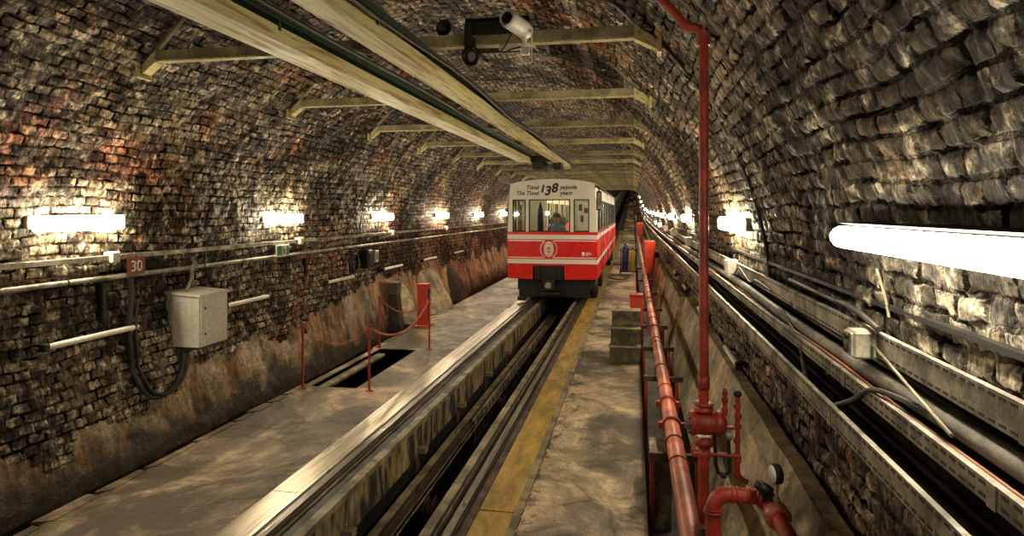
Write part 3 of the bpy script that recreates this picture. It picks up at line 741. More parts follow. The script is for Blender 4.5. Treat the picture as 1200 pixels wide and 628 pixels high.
MB().box(-.11,.11,-.11,.11,.03,.86,.006).build('body', M['red_box'], root)
MB().box(-.12,.12,-.12,.12,.86,.89,.004).build('cap', M['red_box'], root)
MB().box(-.17,.17,-.17,.17,0,.03,.005).build('base_plate', M['red_box'], root)
MB().box(.11,.115,-.08,.08,.10,.78).build('side_panel', M['black'], root)
posts = [(-4.42,8.03),(-3.47,8.06),(-4.42,10.72),(-3.50,10.72)]
plab = ['red post at near left corner of the floor pit','red post at near right corner of the floor pit','red post at far left corner of the floor pit','red post at far right corner of the floor pit']
for i, ((x, y), lb) in enumerate(zip(posts, plab)):
    if i == 0:
        p0 = thing('barrier_post', (x,y,0), lb, 'post', 'red posts around the pit')
        MB().cyl((0,0,.008),(0,0,.88),.017,10).build('pole', M['red_dark'], p0)
        MB().lathe([(.001,0),(.055,0),(.055,.008),(.02,.012),(.001,.013)]).build('foot', M['red_dark'], p0)
        MB().torus((.022,0,.86),(0,1,0),.018,.005,12,6).build('hook', M['red_dark'], p0)
        MB().sphere((0,0,.885),.02,10).build('cap', M['red_dark'], p0)
    else:
        o = copy_tree(p0, None, (x,y,0)); o['label'] = lb
def chain(a, b, sag, label):
    a = Vector(a); b = Vector(b); L_ = (b-a).length; n = int(L_*1.12/.045); m = MB()
    P = [a.lerp(b, i/n)-Vector((0,0,sag*4*(i/n)*(1-i/n))) for i in range(n+1)]
    for i in range(n):
        c = (P[i]+P[i+1])/2; t = (P[i+1]-P[i]).normalized()
        s_ = t.orthogonal().normalized(); q = t.cross(s_)
        if i % 2: s_, q = q, s_
        out = []
        for k in range(9):
            an = 2*PI*k/8; d = t*math.cos(an)*.031+q*math.sin(an)*.016
            nr = d.normalized(); out.append([c+d+(nr*math.cos(2*PI*j/4)+s_*math.sin(2*PI*j/4))*.0055 for j in range(4)])
        m.rings(out, True, True, False)
    tag(m.build('barrier_chain', M['red_pipe']), label, 'chain', 'red chains around the pit')
chain((-4.40,8.03,.85),(-3.49,8.06,.85),.24,'red chain across the near side of the pit')
chain((-3.47,8.08,.85),(-3.50,10.70,.85),.30,'red chain along the track side of the pit')
chain((-4.40,10.72,.85),(-3.52,10.72,.85),.22,'red chain across the far side of the pit')
# pit lining
m = MB(); x0,x1,y0,y1 = PIT
m.box(x0-.02,x0,y0,y1,-.95,-.01).box(x1,x1+.02,y0,y1,-.95,-.01).box(x0,x1,y0-.02,y0,-.95,-.01).box(x0,x1,y1,y1+.02,-.95,-.01)
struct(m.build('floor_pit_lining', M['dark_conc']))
tag(MB().box(x0-.01,x0+.14,y0+.1,y1-.15,-.10,-.055,.005).build('pit_ledge_plank', M['edge']), 'narrow broken plank along the wall side of the pit', 'plank')

# ------------------------------------------------------------------ right wall trays and cables
def tray(xf, z0, z1, label, wdt=.20):
    root = thing('cable_tray', (0,0,0), label, 'cable tray')
    prof = [(xf,z0),(xf+wdt,z0),(xf+wdt,z0+.008),(xf+.006,z0+.008),(xf+.006,z1-.006),(xf+.02,z1-.006),(xf+.02,z1),(xf,z1)]
    m = MB().run(prof, yrange(-3, 120)); m.m = 1; y = .8                                   # slots along the rim
    while y < 9: m.box(xf-.0015,xf+.001,y,y+.03,z1-.018,z1-.008); m.box(xf-.0015,xf+.001,y,y+.03,z0+.010,z0+.018); y += .05
    m.build('trough', [M['galv'], M['black']], root)
    y = .6
    while y < 40: MB().box(xf-.004,xf-.0,y,y+.04,z0-.002+S(y),z1+.002+S(y)).build('joint_plate', M['galv'], root); y += 1.1 if y < 12 else 4
    y = 1.3
    while y < 60: MB().box(xf+.02,wallx(z0-.02,1)+.06,y,y+.04,z0-.03+S(y),z0+S(y)).box(xf+.12,xf+.16,y,y+.04,z0-.12+S(y),z0-.02+S(y)).build('support_arm', M['rust'], root); y += 1.8 if y < 20 else 5
    return root
tray(.915, 1.845, 1.94, 'upper galvanised cable tray along the right wall', .16)
tray(.845, 1.69, 1.748, 'middle galvanised cable tray along the right wall', .22)
tray(.79, 1.53, 1.61, 'lowest galvanised cable tray along the right wall', .27)
tag(MB().run([(1.02,2.0),(1.06,2.0),(1.06,2.02),(1.02,2.02)], yrange(-3, 60)).build('wall_rail', M['black']), 'thin dark rail on right wall just above the upper tray', 'rail')
def wcable(x, z, r, mat, label, y0=-3, y1=60, amp=.012, f=1.0, name='tray_cable', ph=0):
    ys = [y0+.35*i for i in range(int((min(y1,14)-y0)/.35)+1)]+[y for y in range(15, int(y1)+1, 2)]
    tag(MB().tube([(x+amp*math.sin(y*f*1.7+ph), y, z+amp*.8*math.sin(y*f*2.3+ph*2)+S(y)) for y in ys], r, 10).build(name, M[mat]), label, 'cable')
wcable(.925, 1.768, .034, 'cable_grey', 'thick dusty grey cable between upper and middle right trays', amp=.012, f=.6)
wcable(1.0, 1.78, .020, 'cable', 'black cable behind the thick grey cable on right wall', f=.8, ph=1)
wcable(.878, 1.742, .007, 'cable_orange', 'thin orange cable on the middle right tray', f=1.3, amp=.008, ph=2)
wcable(.985, 1.712, .012, 'cable', 'black cable in middle right tray', f=.9, amp=.008)
wcable(.90, 1.712, .014, 'cable_grey', 'grey cable in middle right tray', f=1.1, amp=.006, ph=3)
wcable(.86, 1.565, .020, 'cable', 'black cable in lowest right tray', f=.7, amp=.008)
wcable(.92, 1.57, .022, 'cable', 'second black cable in lowest right tray', f=.9, amp=.008, ph=2)
wcable(.82, 1.575, .008, 'cable_grey', 'thin pale rod lying in lowest right tray', f=.3, amp=.004)
wcable(.97, 1.875, .016, 'cable', 'black cable in upper right tray', f=1.0, amp=.006)
def path_cable(pts, r, mat, label, name='loose_cable'):
    P = []
    pts = [Vector(p) for p in pts]
    for i in range(len(pts)-1):
        p0 = pts[max(i-1,0)]; p1 = pts[i]; p2 = pts[i+1]; p3 = pts[min(i+2,len(pts)-1)]
        for k in range(6):
            t = k/6; P.append(.5*((2*p1)+(p2-p0)*t+(2*p0-5*p1+4*p2-p3)*t*t+(3*p1-p0-3*p2+p3)*t**3))
    P.append(pts[-1]); return tag(MB().tube(P, r, 8).build(name, M[mat]), label, 'cable')
path_cable([(.90,4.2,1.80),(.86,3.6,1.72),(.82,3.3,1.60),(.81,3.0,1.56),(.83,2.7,1.66),(.85,2.5,1.76),(.9,2.2,1.78)], .010, 'cable', 'black cable drooping over the middle right tray')
path_cable([(.90,2.66,1.89),(.893,2.44,1.85),(.886,2.22,1.81),(.88,2.0,1.77)], .006, 'edge', 'pale thin rod slanting from the near grey junction box to the lower cables', 'slanting_rod')
path_cable([(.89,6.0,1.84),(.87,5.6,1.93),(.88,5.2,1.86),(.88,4.9,1.90),(.90,4.5,1.87)], .006, 'cable', 'thin wire curling from the white socket box on right tray')
path_cable([(.90,2.6,1.96),(.93,3.0,1.985),(.95,3.4,1.975),(.95,4.2,1.98)], .012, 'cable', 'black cable entering the near grey junction box from above')
path_cable([(wallx(2.16,1)-.02,2.92,2.16),(wallx(2.05,1)-.02,2.88,2.05),(wallx(1.99,1)-.03,2.83,1.97)], .006, 'edge', 'short brownish rod hanging on right wall above the near junction box', 'hanging_rod')
root = jbox((.885, 2.72, 1.885), 'weathered grey junction box on the upper right tray', .105, 'galv', 1)
for z in (-.02,.03): MB().lathe([(.016,0),(.016,.008),(.006,.010)], (-.058,0,z), (-1,0,0), 10).build('knob', M['rust'], root)
jbox((.88, 6.1, 1.90), 'white socket box on the right tray below second lamp', .13, 'white', 1)
jbox((.88, 10.6, 1.92), 'white junction box on right tray below the third lamp', .14, 'white', 1)
for y, o_ in zip((14.5,18,22,26,30), ('third','fourth','fifth','sixth','farthest')): jbox((.88, y, 1.95+S(y)), o_+' pale junction box up the right trays, counted from the white socket box', .16, 'white', 1)['group'] = 'distant junction boxes on the right trays'

# ------------------------------------------------------------------ long red pipe
root = thing('fire_main_pipe', (0,0,0), 'long red fire main running along the gutter to the distance', 'pipe')
px_, pz_ = .335, .50
MB().tube([(px_-.0*y, y, pz_+S(y)) for y in yrange(-2, 120)], .068, 20).build('pipe', M['red_pipe'], root)
for y in (3.55, 4.95, 7.0, 9.3, 12, 15, 18): MB().torus((px_,y,pz_),(0,1,0),.070,.008,20,6).build('collar', M['red_dark'], root)
for y in (5.85, 6.5, 10.6, 14.0):
    m = MB().lathe([(.07,-.03),(.088,-.03),(.088,.03),(.07,.03)], (px_,y,pz_), (0,1,0), 20)
    m.box(px_-.115,px_-.075,y-.02,y+.02,pz_-.03,pz_+.03,.005).box(px_+.075,px_+.115,y-.02,y+.02,pz_-.03,pz_+.03,.005); m.build('coupling', M['red_dark'], root)
m = MB()
for y in [3.3]:
    for k in range(4): m.lathe([(.015,0),(.015,.03),(.008,.035)], (px_-.085,y+.14*k,pz_+.02), (0,0,1), 6)
m.build('bolts', M['galv'], root)
def psupport(y, z=0):
    root = thing('pipe_support', (px_, y, z), 'x', 'pipe support')
    MB().box(-.21,.25,-.025,.025,.36,.42,.003).build('crossbar', M['rust'], root)
    MB().box(-.20,-.165,-.02,.02,-.3,.36,.003).build('leg', M['red_dark'], root)
    MB().box(.16,.195,-.02,.02,-.3,.36,.003).build('leg', M['red_dark'], root)
    MB().torus((0,0,.50),(0,1,0),.073,.006,20,6).build('u_bolt', M['rust'], root)
    return root
sp0 = None
for i, y in enumerate([3.55, 5.4, 7.9, 9.6, 11.4, 13.4, 16, 19, 23]):
    o = psupport(y) if sp0 is None else copy_tree(sp0, None, (px_, y, S(y)))
    sp0 = sp0 or o
    tag(o, (ORD[i]+' support frame under the long red pipe'), 'pipe support', 'supports of the long red pipe')
root = thing('gutter_box', (.22, 5.75, 0), 'weathered grey box in the gutter under the red pipe', 'box')
MB().box(-.07,.10,-.2,.2,-.3,.33,.01).build('body', M['steps'], root); MB().box(-.08,.11,-.21,.21,.33,.345,.003).build('lid', M['galv'], root)
tag(MB().cyl((.13,3.75,.05),(.58,3.75,.05),.012,8).build('gutter_rod', M['edge']), 'pale rod lying across the gutter near the bottom edge', 'rod')

# ------------------------------------------------------------------ riser, valve, elbow pipe
RX, RY = .43, 4.12
root = thing('sprinkler_riser', (RX, RY, -.3), 'tall red riser pipe with alarm valve, climbing to the vault', 'pipe')
def rp(o, name, m_, mat): ob = m_.build(name, M[mat], root); ob.location = (-RX,-RY,.3); return ob
pts = [(RX,RY,1.42),(RX,RY,2.0),(RX,RY,2.8),(RX,RY,3.50)]
rp(0,'upper_pipe', MB().tube(pts, .029, 16), 'red_dark')
arcp = [(RX-.01,RY,3.53)]
for i in range(12):
    a = math.atan2(3.55-CZ, RX-CX)+.02+i*.05; arcp.append((CX+(RV-.06)*math.cos(a), RY, CZ+(RV-.06)*math.sin(a)))
rp(0,'vault_pipe', MB().tube(arcp, .028, 14), 'red_dark')
rp(0,'elbow', MB().sphere((RX,RY,3.52),.045,12).lathe([(.04,-.05),(.04,.03)],(RX,RY,3.48)), 'red_dark')
rp(0,'coupling', MB().lathe([(.03,0),(.036,0),(.036,.085),(.03,.085)],(RX,RY,1.30)), 'red_dark')
rp(0,'upper_neck', MB().tube([(RX,RY,1.14),(RX,RY,1.42)], .031, 14), 'red_dark')
rp(0,'flange', MB().lathe([(.03,0),(.058,0),(.058,.02),(.045,.024),(.045,.034),(.058,.036),(.058,.052),(.03,.054)],(RX,RY,1.165)), 'red_dark')
vb = rp(0,'valve_body', MB().lathe([(.001,-.10),(.065,-.10),(.075,-.09),(.075,-.07),(.066,-.06),(.074,0),(.066,.05),(.082,.06),(.082,.085),(.05,.12),(.001,.125)],(RX+.01,RY,1.09),(1,.12,0),22), 'red_dark')
rp(0,'valve_cover', MB().lathe([(.001,-.125),(.035,-.12),(.045,-.098)],(RX+.01,RY,1.09),(1,.12,0),18), 'galv')
m = MB()
for k in range(8):
    a = 2*PI*k/8; m.lathe([(.008,-.01),(.008,.0),(.004,.002)],(RX-.09,RY-.012+.06*math.cos(a),1.09+.06*math.sin(a)),(-1,-.12,0),6)
rp(0,'bolt_ring', m, 'rust')
rp(0,'lower_flange', MB().lathe([(.03,0),(.056,0),(.056,.03),(.04,.05),(.03,.05)],(RX,RY,.955)), 'red_dark')
rp(0,'lower_pipe', MB().tube([(RX,RY,-.3),(RX,RY,1.0)], .033, 16), 'red_dark')
rp(0,'handle_valve', MB().lathe([(.001,-.07),(.022,-.07),(.022,-.03),(.04,-.03),(.04,.035),(.001,.035)],(RX,RY,.90),(1,0,0),12).cyl((RX-.075,RY,.90),(RX-.075,RY,.96),.006,6), 'red_dark')
# trim piping right of the valve
x1, x2 = RX+.125, RX+.20
m = MB()
m.tube([(x1,RY,1.14),(x1,RY,1.28)],.014,10); m.lathe([(.02,0),(.02,.03)],(x1,RY,1.165)); m.lathe([(.019,0),(.022,.015),(.019,.03)],(x1,RY,1.225)); m.lathe([(.014,0),(.02,.01),(.01,.04),(.001,.042)],(x1,RY,1.27))
rp(0,'trim_stub', m, 'red_dark')
m = MB(); m.tube([(x2,RY,.76),(x2,RY,1.26)],.015,10)
for z in (.77,.86,.98,1.07,1.13,1.19): m.lathe([(.020,0),(.024,.012),(.020,.03)],(x2+.004*math.sin(z*30),RY,z),(0,0,1),8)
m.cyl((x1,RY,1.07),(x2,RY,1.07),.012,8)
rp(0,'trim_pipe', m, 'red_dark')
rp(0,'trim_cock', MB().sphere((x2,RY,1.28),.026,10,(1,1,.8)), 'black')
rp(0,'trim_link', MB().tube([(RX,RY,.90),(x2,RY,.90)],.015,10).lathe([(.022,0),(.022,.04)],(x2-.02,RY,.90),(1,0,0),8), 'red_dark')
rp(0,'drain_loop', MB().tube([(RX+.06,RY,1.02),(RX+.07,RY,.92),(RX+.07,RY,.84),(RX+.085,RY,.79),(RX+.12,RY,.77),(RX+.15,RY,.80),(RX+.15,RY,.90),(RX+.145,RY,1.02)],.012,8).lathe([(.02,0),(.02,.03)],(RX+.10,RY,.775),(1,0,0),8), 'black')
rp(0,'silver_nut', MB().lathe([(.001,0),(.024,.0),(.026,.02),(.018,.045),(.001,.045)],(RX+.145,RY-.02,1.01),(0,-.3,1),8), 'galv')
rp(0,'drain_spout', MB().tube([(x2,RY,.79),(x2+.02,RY,.765),(x2+.05,RY,.745)],.014,8).lathe([(.018,0),(.018,.02)],(x2+.04,RY,.75),(1,0,-.4),8), 'red_dark')
# branch with elbow and gauge, nearer the camera
EX, EY, EZ = .425, 3.60, .88
root = thing('branch_pipe', (EX, EY, -.3), 'thick red branch pipe with elbow and pressure gauge at the bottom edge', 'pipe')
pts = [(EX,EY,-.3),(EX,EY,EZ-.085)]
for i in range(1, 9):
    a = PI/2*i/8; pts.append((EX+.085-.085*math.cos(a), EY, EZ-.085+.085*math.sin(a)))
pts.append((.64, EY, EZ))
for i in range(1, 7):
    a = PI/2*i/6; pts.append((.64+.06*math.sin(a), EY-.06+.06*math.cos(a), EZ-.01*i/6))
pts += [(.715,3.40,.865),(.735,3.10,.845),(.755,2.4,.83)]
o = MB().tube(pts, .041, 18).build('pipe', M['red_dark'], root); o.location = (-EX,-EY,.3)
m = MB(); m.lathe([(.04,0),(.052,0),(.052,.014),(.04,.014)],(EX,EY,EZ-.105)).lathe([(.04,0),(.047,0),(.047,.012),(.04,.012)],(EX,EY,EZ-.09))
for x in (.52,.545,.60,.615): m.torus((x,EY,EZ),(1,0,0),.042,.006,18,6)
m.lathe([(.04,0),(.054,0),(.054,.02),(.04,.02)],(.655,EY-.0,EZ),(1,-.3,0)).lathe([(.04,0),(.056,0),(.056,.02),(.04,.02)],(.70,EY-.06,EZ),(0,-1,0))
o = m.build('collar', M['red_dark'], root); o.location = (-EX,-EY,.3)
o = MB().lathe([(.04,0),(.066,0),(.066,.045),(.052,.06),(.04,.06)],(.712,3.44,.867),(.07,-1,-.07),14).build('flange', M['red_pipe'], root); o.location = (-EX,-EY,.3)
o = MB().tube([(.715,3.44,.91),(.715,3.44,1.02)],.009,8).lathe([(.016,0),(.016,.02)],(.715,3.44,.93)).build('gauge_stem', M['galv'], root); o.location = (-EX,-EY,.3)
g = MB().lathe([(.001,-.02),(.048,-.02),(.05,-.012),(.05,.012),(.047,.016),(.001,.016)],(.715,3.44,1.07),(1,.25,0),20).build('gauge', M['black'], root); g.location = (-EX,-EY,.3)
g2 = MB().lathe([(.001,-.0),(.044,-.0),(.044,.002),(.001,.002)],(.715-.022,3.44-.005,1.07),(-1,-.25,0),20).build('gauge_dial', M['white'], g)
o = MB().lathe([(.001,-.02),(.045,-.02),(.05,.0),(.045,.02),(.001,.02)],(.665,3.50,.97),(.5,.1,1),14).cyl((.665,3.5,.90),(.665,3.5,.97),.012,8).build('valve_wheel', M['black'], root); o.location = (-EX,-EY,.3)
m = MB()
for k in range(9): m.torus((.405,3.80,.12+.055*k),(0,0,1),.035,.010,14,6)
tag(m.cyl((.405,3.80,-.3),(.405,3.80,.60),.028,12).build('rusty_coupling_stack', M['rust']), 'dark rusty ribbed fitting between long red pipe and branch pipe', 'fitting')

# ------------------------------------------------------------------ steps, red bin, cabinet, cylinders
root = thing('concrete_steps', (-.13, 10.3, 0), 'small three-step concrete stair on the walkway', 'steps')
for k in range(3):
    y0 = .25*k
    MB().box(-.24+.01*k,.25,y0,.85,0 if k == 0 else .25*k, .235+.25*k, .006).build('step', M['steps'], root)
    MB().box(-.255+.01*k,.255,y0-.015,.86 if k == 2 else y0+.26,.235+.25*k,.25+.25*k,.004).build('nosing', M['edge'], root)
root = thing('red_bin', (.06, 12.4, 0), 'small dark red box behind the concrete steps', 'box')
MB().box(-.12,.12,-.15,.15,0,.80,.008).build('body', M['red_box'], root); MB().box(-.13,.13,-.16,.16,.80,.84,.006).build('lid', M['red_dark'], root)
root = thing('fire_hose_cabinet', (.46, 22.0, .0), 'tall bright red cabinet standing right of the long pipe', 'cabinet')
MB().box(-.10,.26,-.14,.14,.32,1.42,.01).build('body', M['red_box'], root)
MB().box(-.08,.24,-.155,-.14,.36,1.38,.004).build('door', M['red_box'], root)
for q in (-.05,.18): MB().box(q,q+.03,-.12,.12,-.3,.32).build('leg', M['rust'], root)
MB().lathe([(.001,0),(.10,0),(.10,.12),(.001,.12)],(.26,0,.95),(1,0,0),16).build('hose_drum', M['cable'], root)
for y, lb in ((44, 'distant red cabinet beside the far steps'), (80,'farthest red cabinet high up the tunnel')):
    root = thing('fire_hose_cabinet', (.40, y, S(y)), lb, 'cabinet'); MB().box(-.16,.25,-.14,.14,.3,1.5,.01).build('body', M['red_box'], root); MB().box(-.12,.21,-.155,-.14,.36,1.4,.004).build('door', M['red_dark'], root)
    for q in (-.05,.14): MB().box(q,q+.03,-.12,.12,-.3,.3).build('leg', M['rust'], root)
def cylin(x, y, r, h, mat, label):
    root = thing('extinguisher_cylinder', (x,y,.13), label, 'cylinder')
    MB().lathe([(.001,0),(r*.9,0),(r,.03),(r,h-.16),(r*.85,h-.08),(r*.45,h-.02),(.03,h),(.001,h)],n=20).build('tank', M[mat], root)
    MB().lathe([(.025,0),(.03,.03),(.02,.07),(.001,.075)],(0,0,h-.005)).cyl((-.05,0,h+.05),(.05,0,h+.05),.012,8).build('valve', M['black'], root)
    MB().tube([(r*.2,-.05,h+.04),(r*1.0,-r*.8,h-.1),(r*.9,-r*1.1,h*.5),(r*.7,-r*1.05,h*.25)],.014,8).build('hose', M['cable'], root)
cylin(-.30, 25.0, .125, .98, 'blue', 'blue extinguisher cylinder on the small trolley')
cylin(-.02, 24.9, .13, .82, 'yellow_cyl', 'yellow extinguisher cylinder on the small trolley')
root = thing('cylinder_trolley', (-.16, 25.0, 0), 'low dark trolley carrying the blue and yellow cylinders', 'trolley')
MB().box(-.32,.30,-.2,.2,.09,.13,.01).build('deck', M['black'], root)
MB().box(-.32,-.29,.17,.2,.13,.95).box(.27,.30,.17,.2,.13,.95).box(-.32,.30,.17,.2,.92,.95).build('handle_frame', M['black'], root)
for x in (-.33,.31):
    for y in (-.13,.13): MB().lathe([(.001,-.02),(.09,-.02),(.09,.02),(.001,.02)],(x,y,.09),(1,0,0),14).build('wheel', M['rubber'], root)
tag(MB().tube([(-.86,23.4,.02),(-.8,23.2,.02),(-.6,22.8,.02),(-.35,22.9,.02),(-.15,23.5,.02),(-.1,24.5,.02)],.02,8).build('floor_hose', M['cable']), 'black hose lying on walkway before the trolley', 'hose')

# ------------------------------------------------------------------ camera on first cross beam
BY = 5.25-.06
root = thing('camera_bracket', (-1.15, BY, 3.80), 'dark steel plate bracket hung on the nearest cross beam', 'bracket')
MB().box(-.22,.32,-.05,-.035,.06,.20,.003).box(-.22,.32,-.05,.1,.17,.185).build('plate', M['black'], root)
MB().box(-.22,-.15,-.08,-.05,-.08,.16,.008).build('hanger', M['cable'], root)
MB().box(-.2,.30,-.07,-.05,-.10,-.06,.004).build('lower_rail', M['rust'], root)
root = thing('security_camera', (-.94, BY, 3.86), 'white security camera in a tubular housing on nearest cross beam', 'camera')
d = Vector((.40,.90,-.16)).normalized(); o_ = Vector((-.035,-.28,.06))
hs = MB().lathe([(.001,.02),(.055,.02),(.060,.0),(.066,.0),(.072,.03),(.072,.28),(.06,.30),(.001,.30)], o_, d, 22).build('housing', M['white'], root)
MB().lathe([(.001,0),(.036,0),(.04,-.012),(.045,-.012),(.045,.006),(.001,.006)], o_+d*.012, d, 20).build('lens', M['dark_glass'], hs)
MB().box(.075,.078,-.1,.0,.03,.05).build('stripe', M['black'], hs)
MB().tube([(.07,-.08,.0),(.075,-.07,-.10),(.07,-.06,-.15)],.02,10).box(.04,.115,-.10,-.04,-.19,-.13,.01).build('swivel', M['white'], root)
MB().box(.13,.14,-.09,-.075,-.26,.0).box(.04,.14,-.09,-.075,-.26,-.25).box(.035,.045,-.09,-.075,-.26,-.18).build('bracket_frame', M['white'], root)
MB().box(-.14,.05,-.09,-.03,-.15,-.10,.01).build('arm', M['white'], root)
root['label'] = root['label']
path_cable([(-.97,BY-.10,3.84),(-1.02,BY-.11,3.74),(-1.05,BY-.11,3.70),(-1.02,BY-.12,3.69),(-.96,BY-.12,3.71),(-.89,BY-.1,3.73)], .006, 'cable', 'thin black lead looping under the white camera', 'camera_lead')
root = thing('signal_lamp', (-1.31, BY-.06, 3.68), 'round dark signal lamp with a lilac lens below the camera bracket', 'lamp')
MB().lathe([(.001,.09),(.05,.085),(.075,.05),(.08,.0),(.082,-.03),(.068,-.03),(.066,.0),(.001,.0)],(0,0,0),(0.25,1,0.2),24).build('body', M['cable'], root)
MB().lathe([(.001,-.016),(.03,-.012),(.055,0.0),(.001,.001)],(0,-.004,0),(0.25,1,0.2),20).build('lens', M['lens'], root)
MB().box(-.03,.03,.0,.04,.07,.16,.006).build('stem', M['cable'], root)
root = thing('beam_loudspeaker', (-1.60, BY+.12, 3.98), 'small dark horn speaker above the nearest cross beam', 'speaker')
MB().lathe([(.03,.14),(.04,.08),(.07,.0),(.075,-.01),(.06,.0),(.001,.05)],(0,0,0),(0.2,1,0),18).build('horn', M['cable'], root)
MB().box(-.02,.02,.04,.08,-.07,.0).build('bracket', M['rust'], root)

# ------------------------------------------------------------------ the red and white car
TX, TY = -2.07, 16.5
car = thing('funicular_car', (TX,TY,0), 'red and cream funicular car lettered 138, coming down the track', 'train')
LEN = 17.0
def part(m_, name, mat, parent=None): return m_.build(name, M[mat], parent or car)
def hw(z): return 1.17 if z <= 1.9 else 1.17-.06*(z-1.9)/1.25
# lower front: panel with skirt and coupler notch
XL, XR = -1.17, 1.17
low = [(-1.15,.66),(-1.17,.80),(-1.17,1.85),(1.17,1.85),(1.17,.80),(1.15,.66),(.33,.64),(.32,1.0),(-.50,1.0),(-.51,.64)]
front = part(MB().plate(low, 0, .06), 'front_panel', 'red')
# side lower panels
for s_ in (-1, 1):
    a = s_*1.17; part(MB().box(min(a,a-s_*.04),max(a,a-s_*.04),.06,LEN,.66,1.85), 'side_panel', 'red')
    for z0, z1 in ((1.69,1.80),(1.05,1.16)): part(MB().box(min(a,a+s_*.004),max(a,a+s_*.004),.0,LEN,z0,z1), 'side_stripe', 'stripe')
# stripes on the front
for z0, z1 in ((1.685,1.80),(1.05,1.165)): part(MB().box(-1.172,1.172,-.006,.0,z0,z1), 'white_stripe', 'stripe', front)
def strip(path, w_, name):
    m = MB(); n = len(path)
    for i in range(n-1):
        a = Vector((path[i][0],0,path[i][1])); b = Vector((path[i+1][0],0,path[i+1][1])); t = (b-a).normalized(); q = Vector((-t.z,0,t.x))*w_/2
        a -= t*w_*.3; b += t*w_*.3
        m.hexa([(a-q)+Vector((0,-.005,0)),(b-q)+Vector((0,-.005,0)),(b-q),(a-q),(a+q)+Vector((0,-.005,0)),(b+q)+Vector((0,-.005,0)),(b+q),(a+q)])
    return part(m, name, 'stripe', front)
ex, ez = -.085, 1.425
for s_ in (-1, 1):
    p = [(s_*1.14-(0), 1.645),(ex+s_*.12,1.645),(ex+s_*.12,1.60)]
    for k in range(9):
        a = R(52)-R(104)*k/8; p.append((ex+s_*(.015+.20*math.cos(a)), ez+.225*math.sin(a)))
    p += [(ex+s_*.12,1.25),(ex+s_*.12,1.205),(s_*1.14,1.205)]
    strip(p, .027, 'outline')
em = part(MB().lathe([(.001,0),(.125,0),(.125,.006),(.001,.006)],(0,0,0),(0,-1,0),28), 'emblem', 'stripe', front); em.scale = (1,1,1.62); em.location = (ex,0,ez)
m = MB()
m.box(-.05,.05,-.008,-.006,-.055,-.045); m.box(-.052,-.042,-.008,-.006,-.05,.02); m.box(.042,.052,-.008,-.006,-.05,.02); m.box(-.028,-.018,-.008,-.006,-.05,.01); m.box(.018,.028,-.008,-.006,-.05,.01); m.box(-.005,.005,-.008,-.006,-.05,.055)
for k in range(8):
    a = PI*k/8; b = PI*(k+1)/8; m.add([(.038*math.cos(a),-.008,.012+.025*math.sin(a)),(.038*math.cos(b),-.008,.012+.025*math.sin(b)),(0,-.008,.012)],[(0,1,2)])
m.torus((0,-.007,-.0),(0,1,0),.095,.004,28,4)
m.build('emblem_mark', M['red'], em)
sl = part(MB().lathe([(.001,0),(.035,0),(.035,.006),(.001,.006)],(0,0,0),(0,-1,0),16), 'small_emblem', 'stripe', front); sl.scale = (1,1,1.6); sl.location = (.80,0,1.31)
part(MB().box(.86,1.0,-.005,0,1.335,1.35).box(.86,1.03,-.005,0,1.30,1.315).box(.86,.95,-.005,0,1.27,1.283), 'small_lettering', 'stripe', front)
# front upper: header, pillars, sill
hdr = []
n = 14
top = [(-1.10+2.20*i/n, 3.12+.13*math.sin(PI*i/n)**.7) for i in range(n+1)]
hp = [(hw(2.72)*-1,2.72)]+[(x,z) for x, z in top]+[(hw(2.72),2.72)]
head = part(MB().plate(hp[::-1], .0, .08), 'header_panel', 'cream')
part(MB().plate([(-hw(1.88),1.85),(hw(1.88),1.85),(hw(1.88),1.875),(-hw(1.88),1.875)],0,.06), 'window_sill', 'red')
for a, b in ((-1.17,-1.04),(-.69,-.61),(.475,.565),(.965,1.17)):
    k0 = lambda x, z: x if abs(x) < 1.1 else math.copysign(hw(z), x)
    part(MB().plate([(k0(a,1.875),1.875),(k0(b,1.875),1.875),(k0(b,2.72),2.72),(k0(a,2.72),2.72)],0,.08), 'pillar', 'cream')
for a, b in ((-1.04,-.69),(-.61,.475),(.565,.965)):
    fr = MB(); t = .028
    fr.box(a,b,-.004,.05,1.875,1.875+t).box(a,b,-.004,.05,2.72-t,2.72).box(a,a+t,-.004,.05,1.875,2.72).box(b-t,b,-.004,.05,1.875,2.72)
    w_ = part(fr, 'window_frame', 'rubber'); part(MB().box(a+t,b-t,.02,.026,1.875+t,2.72-t), 'pane', 'glass', w_)
# wiper
part(MB().tube([(.0,-.02,1.92),(-.06,-.03,2.2)],.008,6), 'wiper', 'rubber')
# roof
rr = []
for y in (.08, LEN): rr.append([(x,y,z) for x, z in top]+[(x,y,z-.05) for x, z in top[::-1]])
part(MB().rings(rr, True), 'roof', 'cream')
for q in (-1.10,1.06): part(MB().box(q,q+.04,.08,LEN,2.72,3.14), 'cant_rail', 'cream')
part(MB().box(-1.13,1.13,.06,LEN,.88,.95), 'cabin_floor', 'rust')
part(MB().box(-1.13,1.13,LEN-.05,LEN,.88,3.15), 'rear_wall', 'cream')
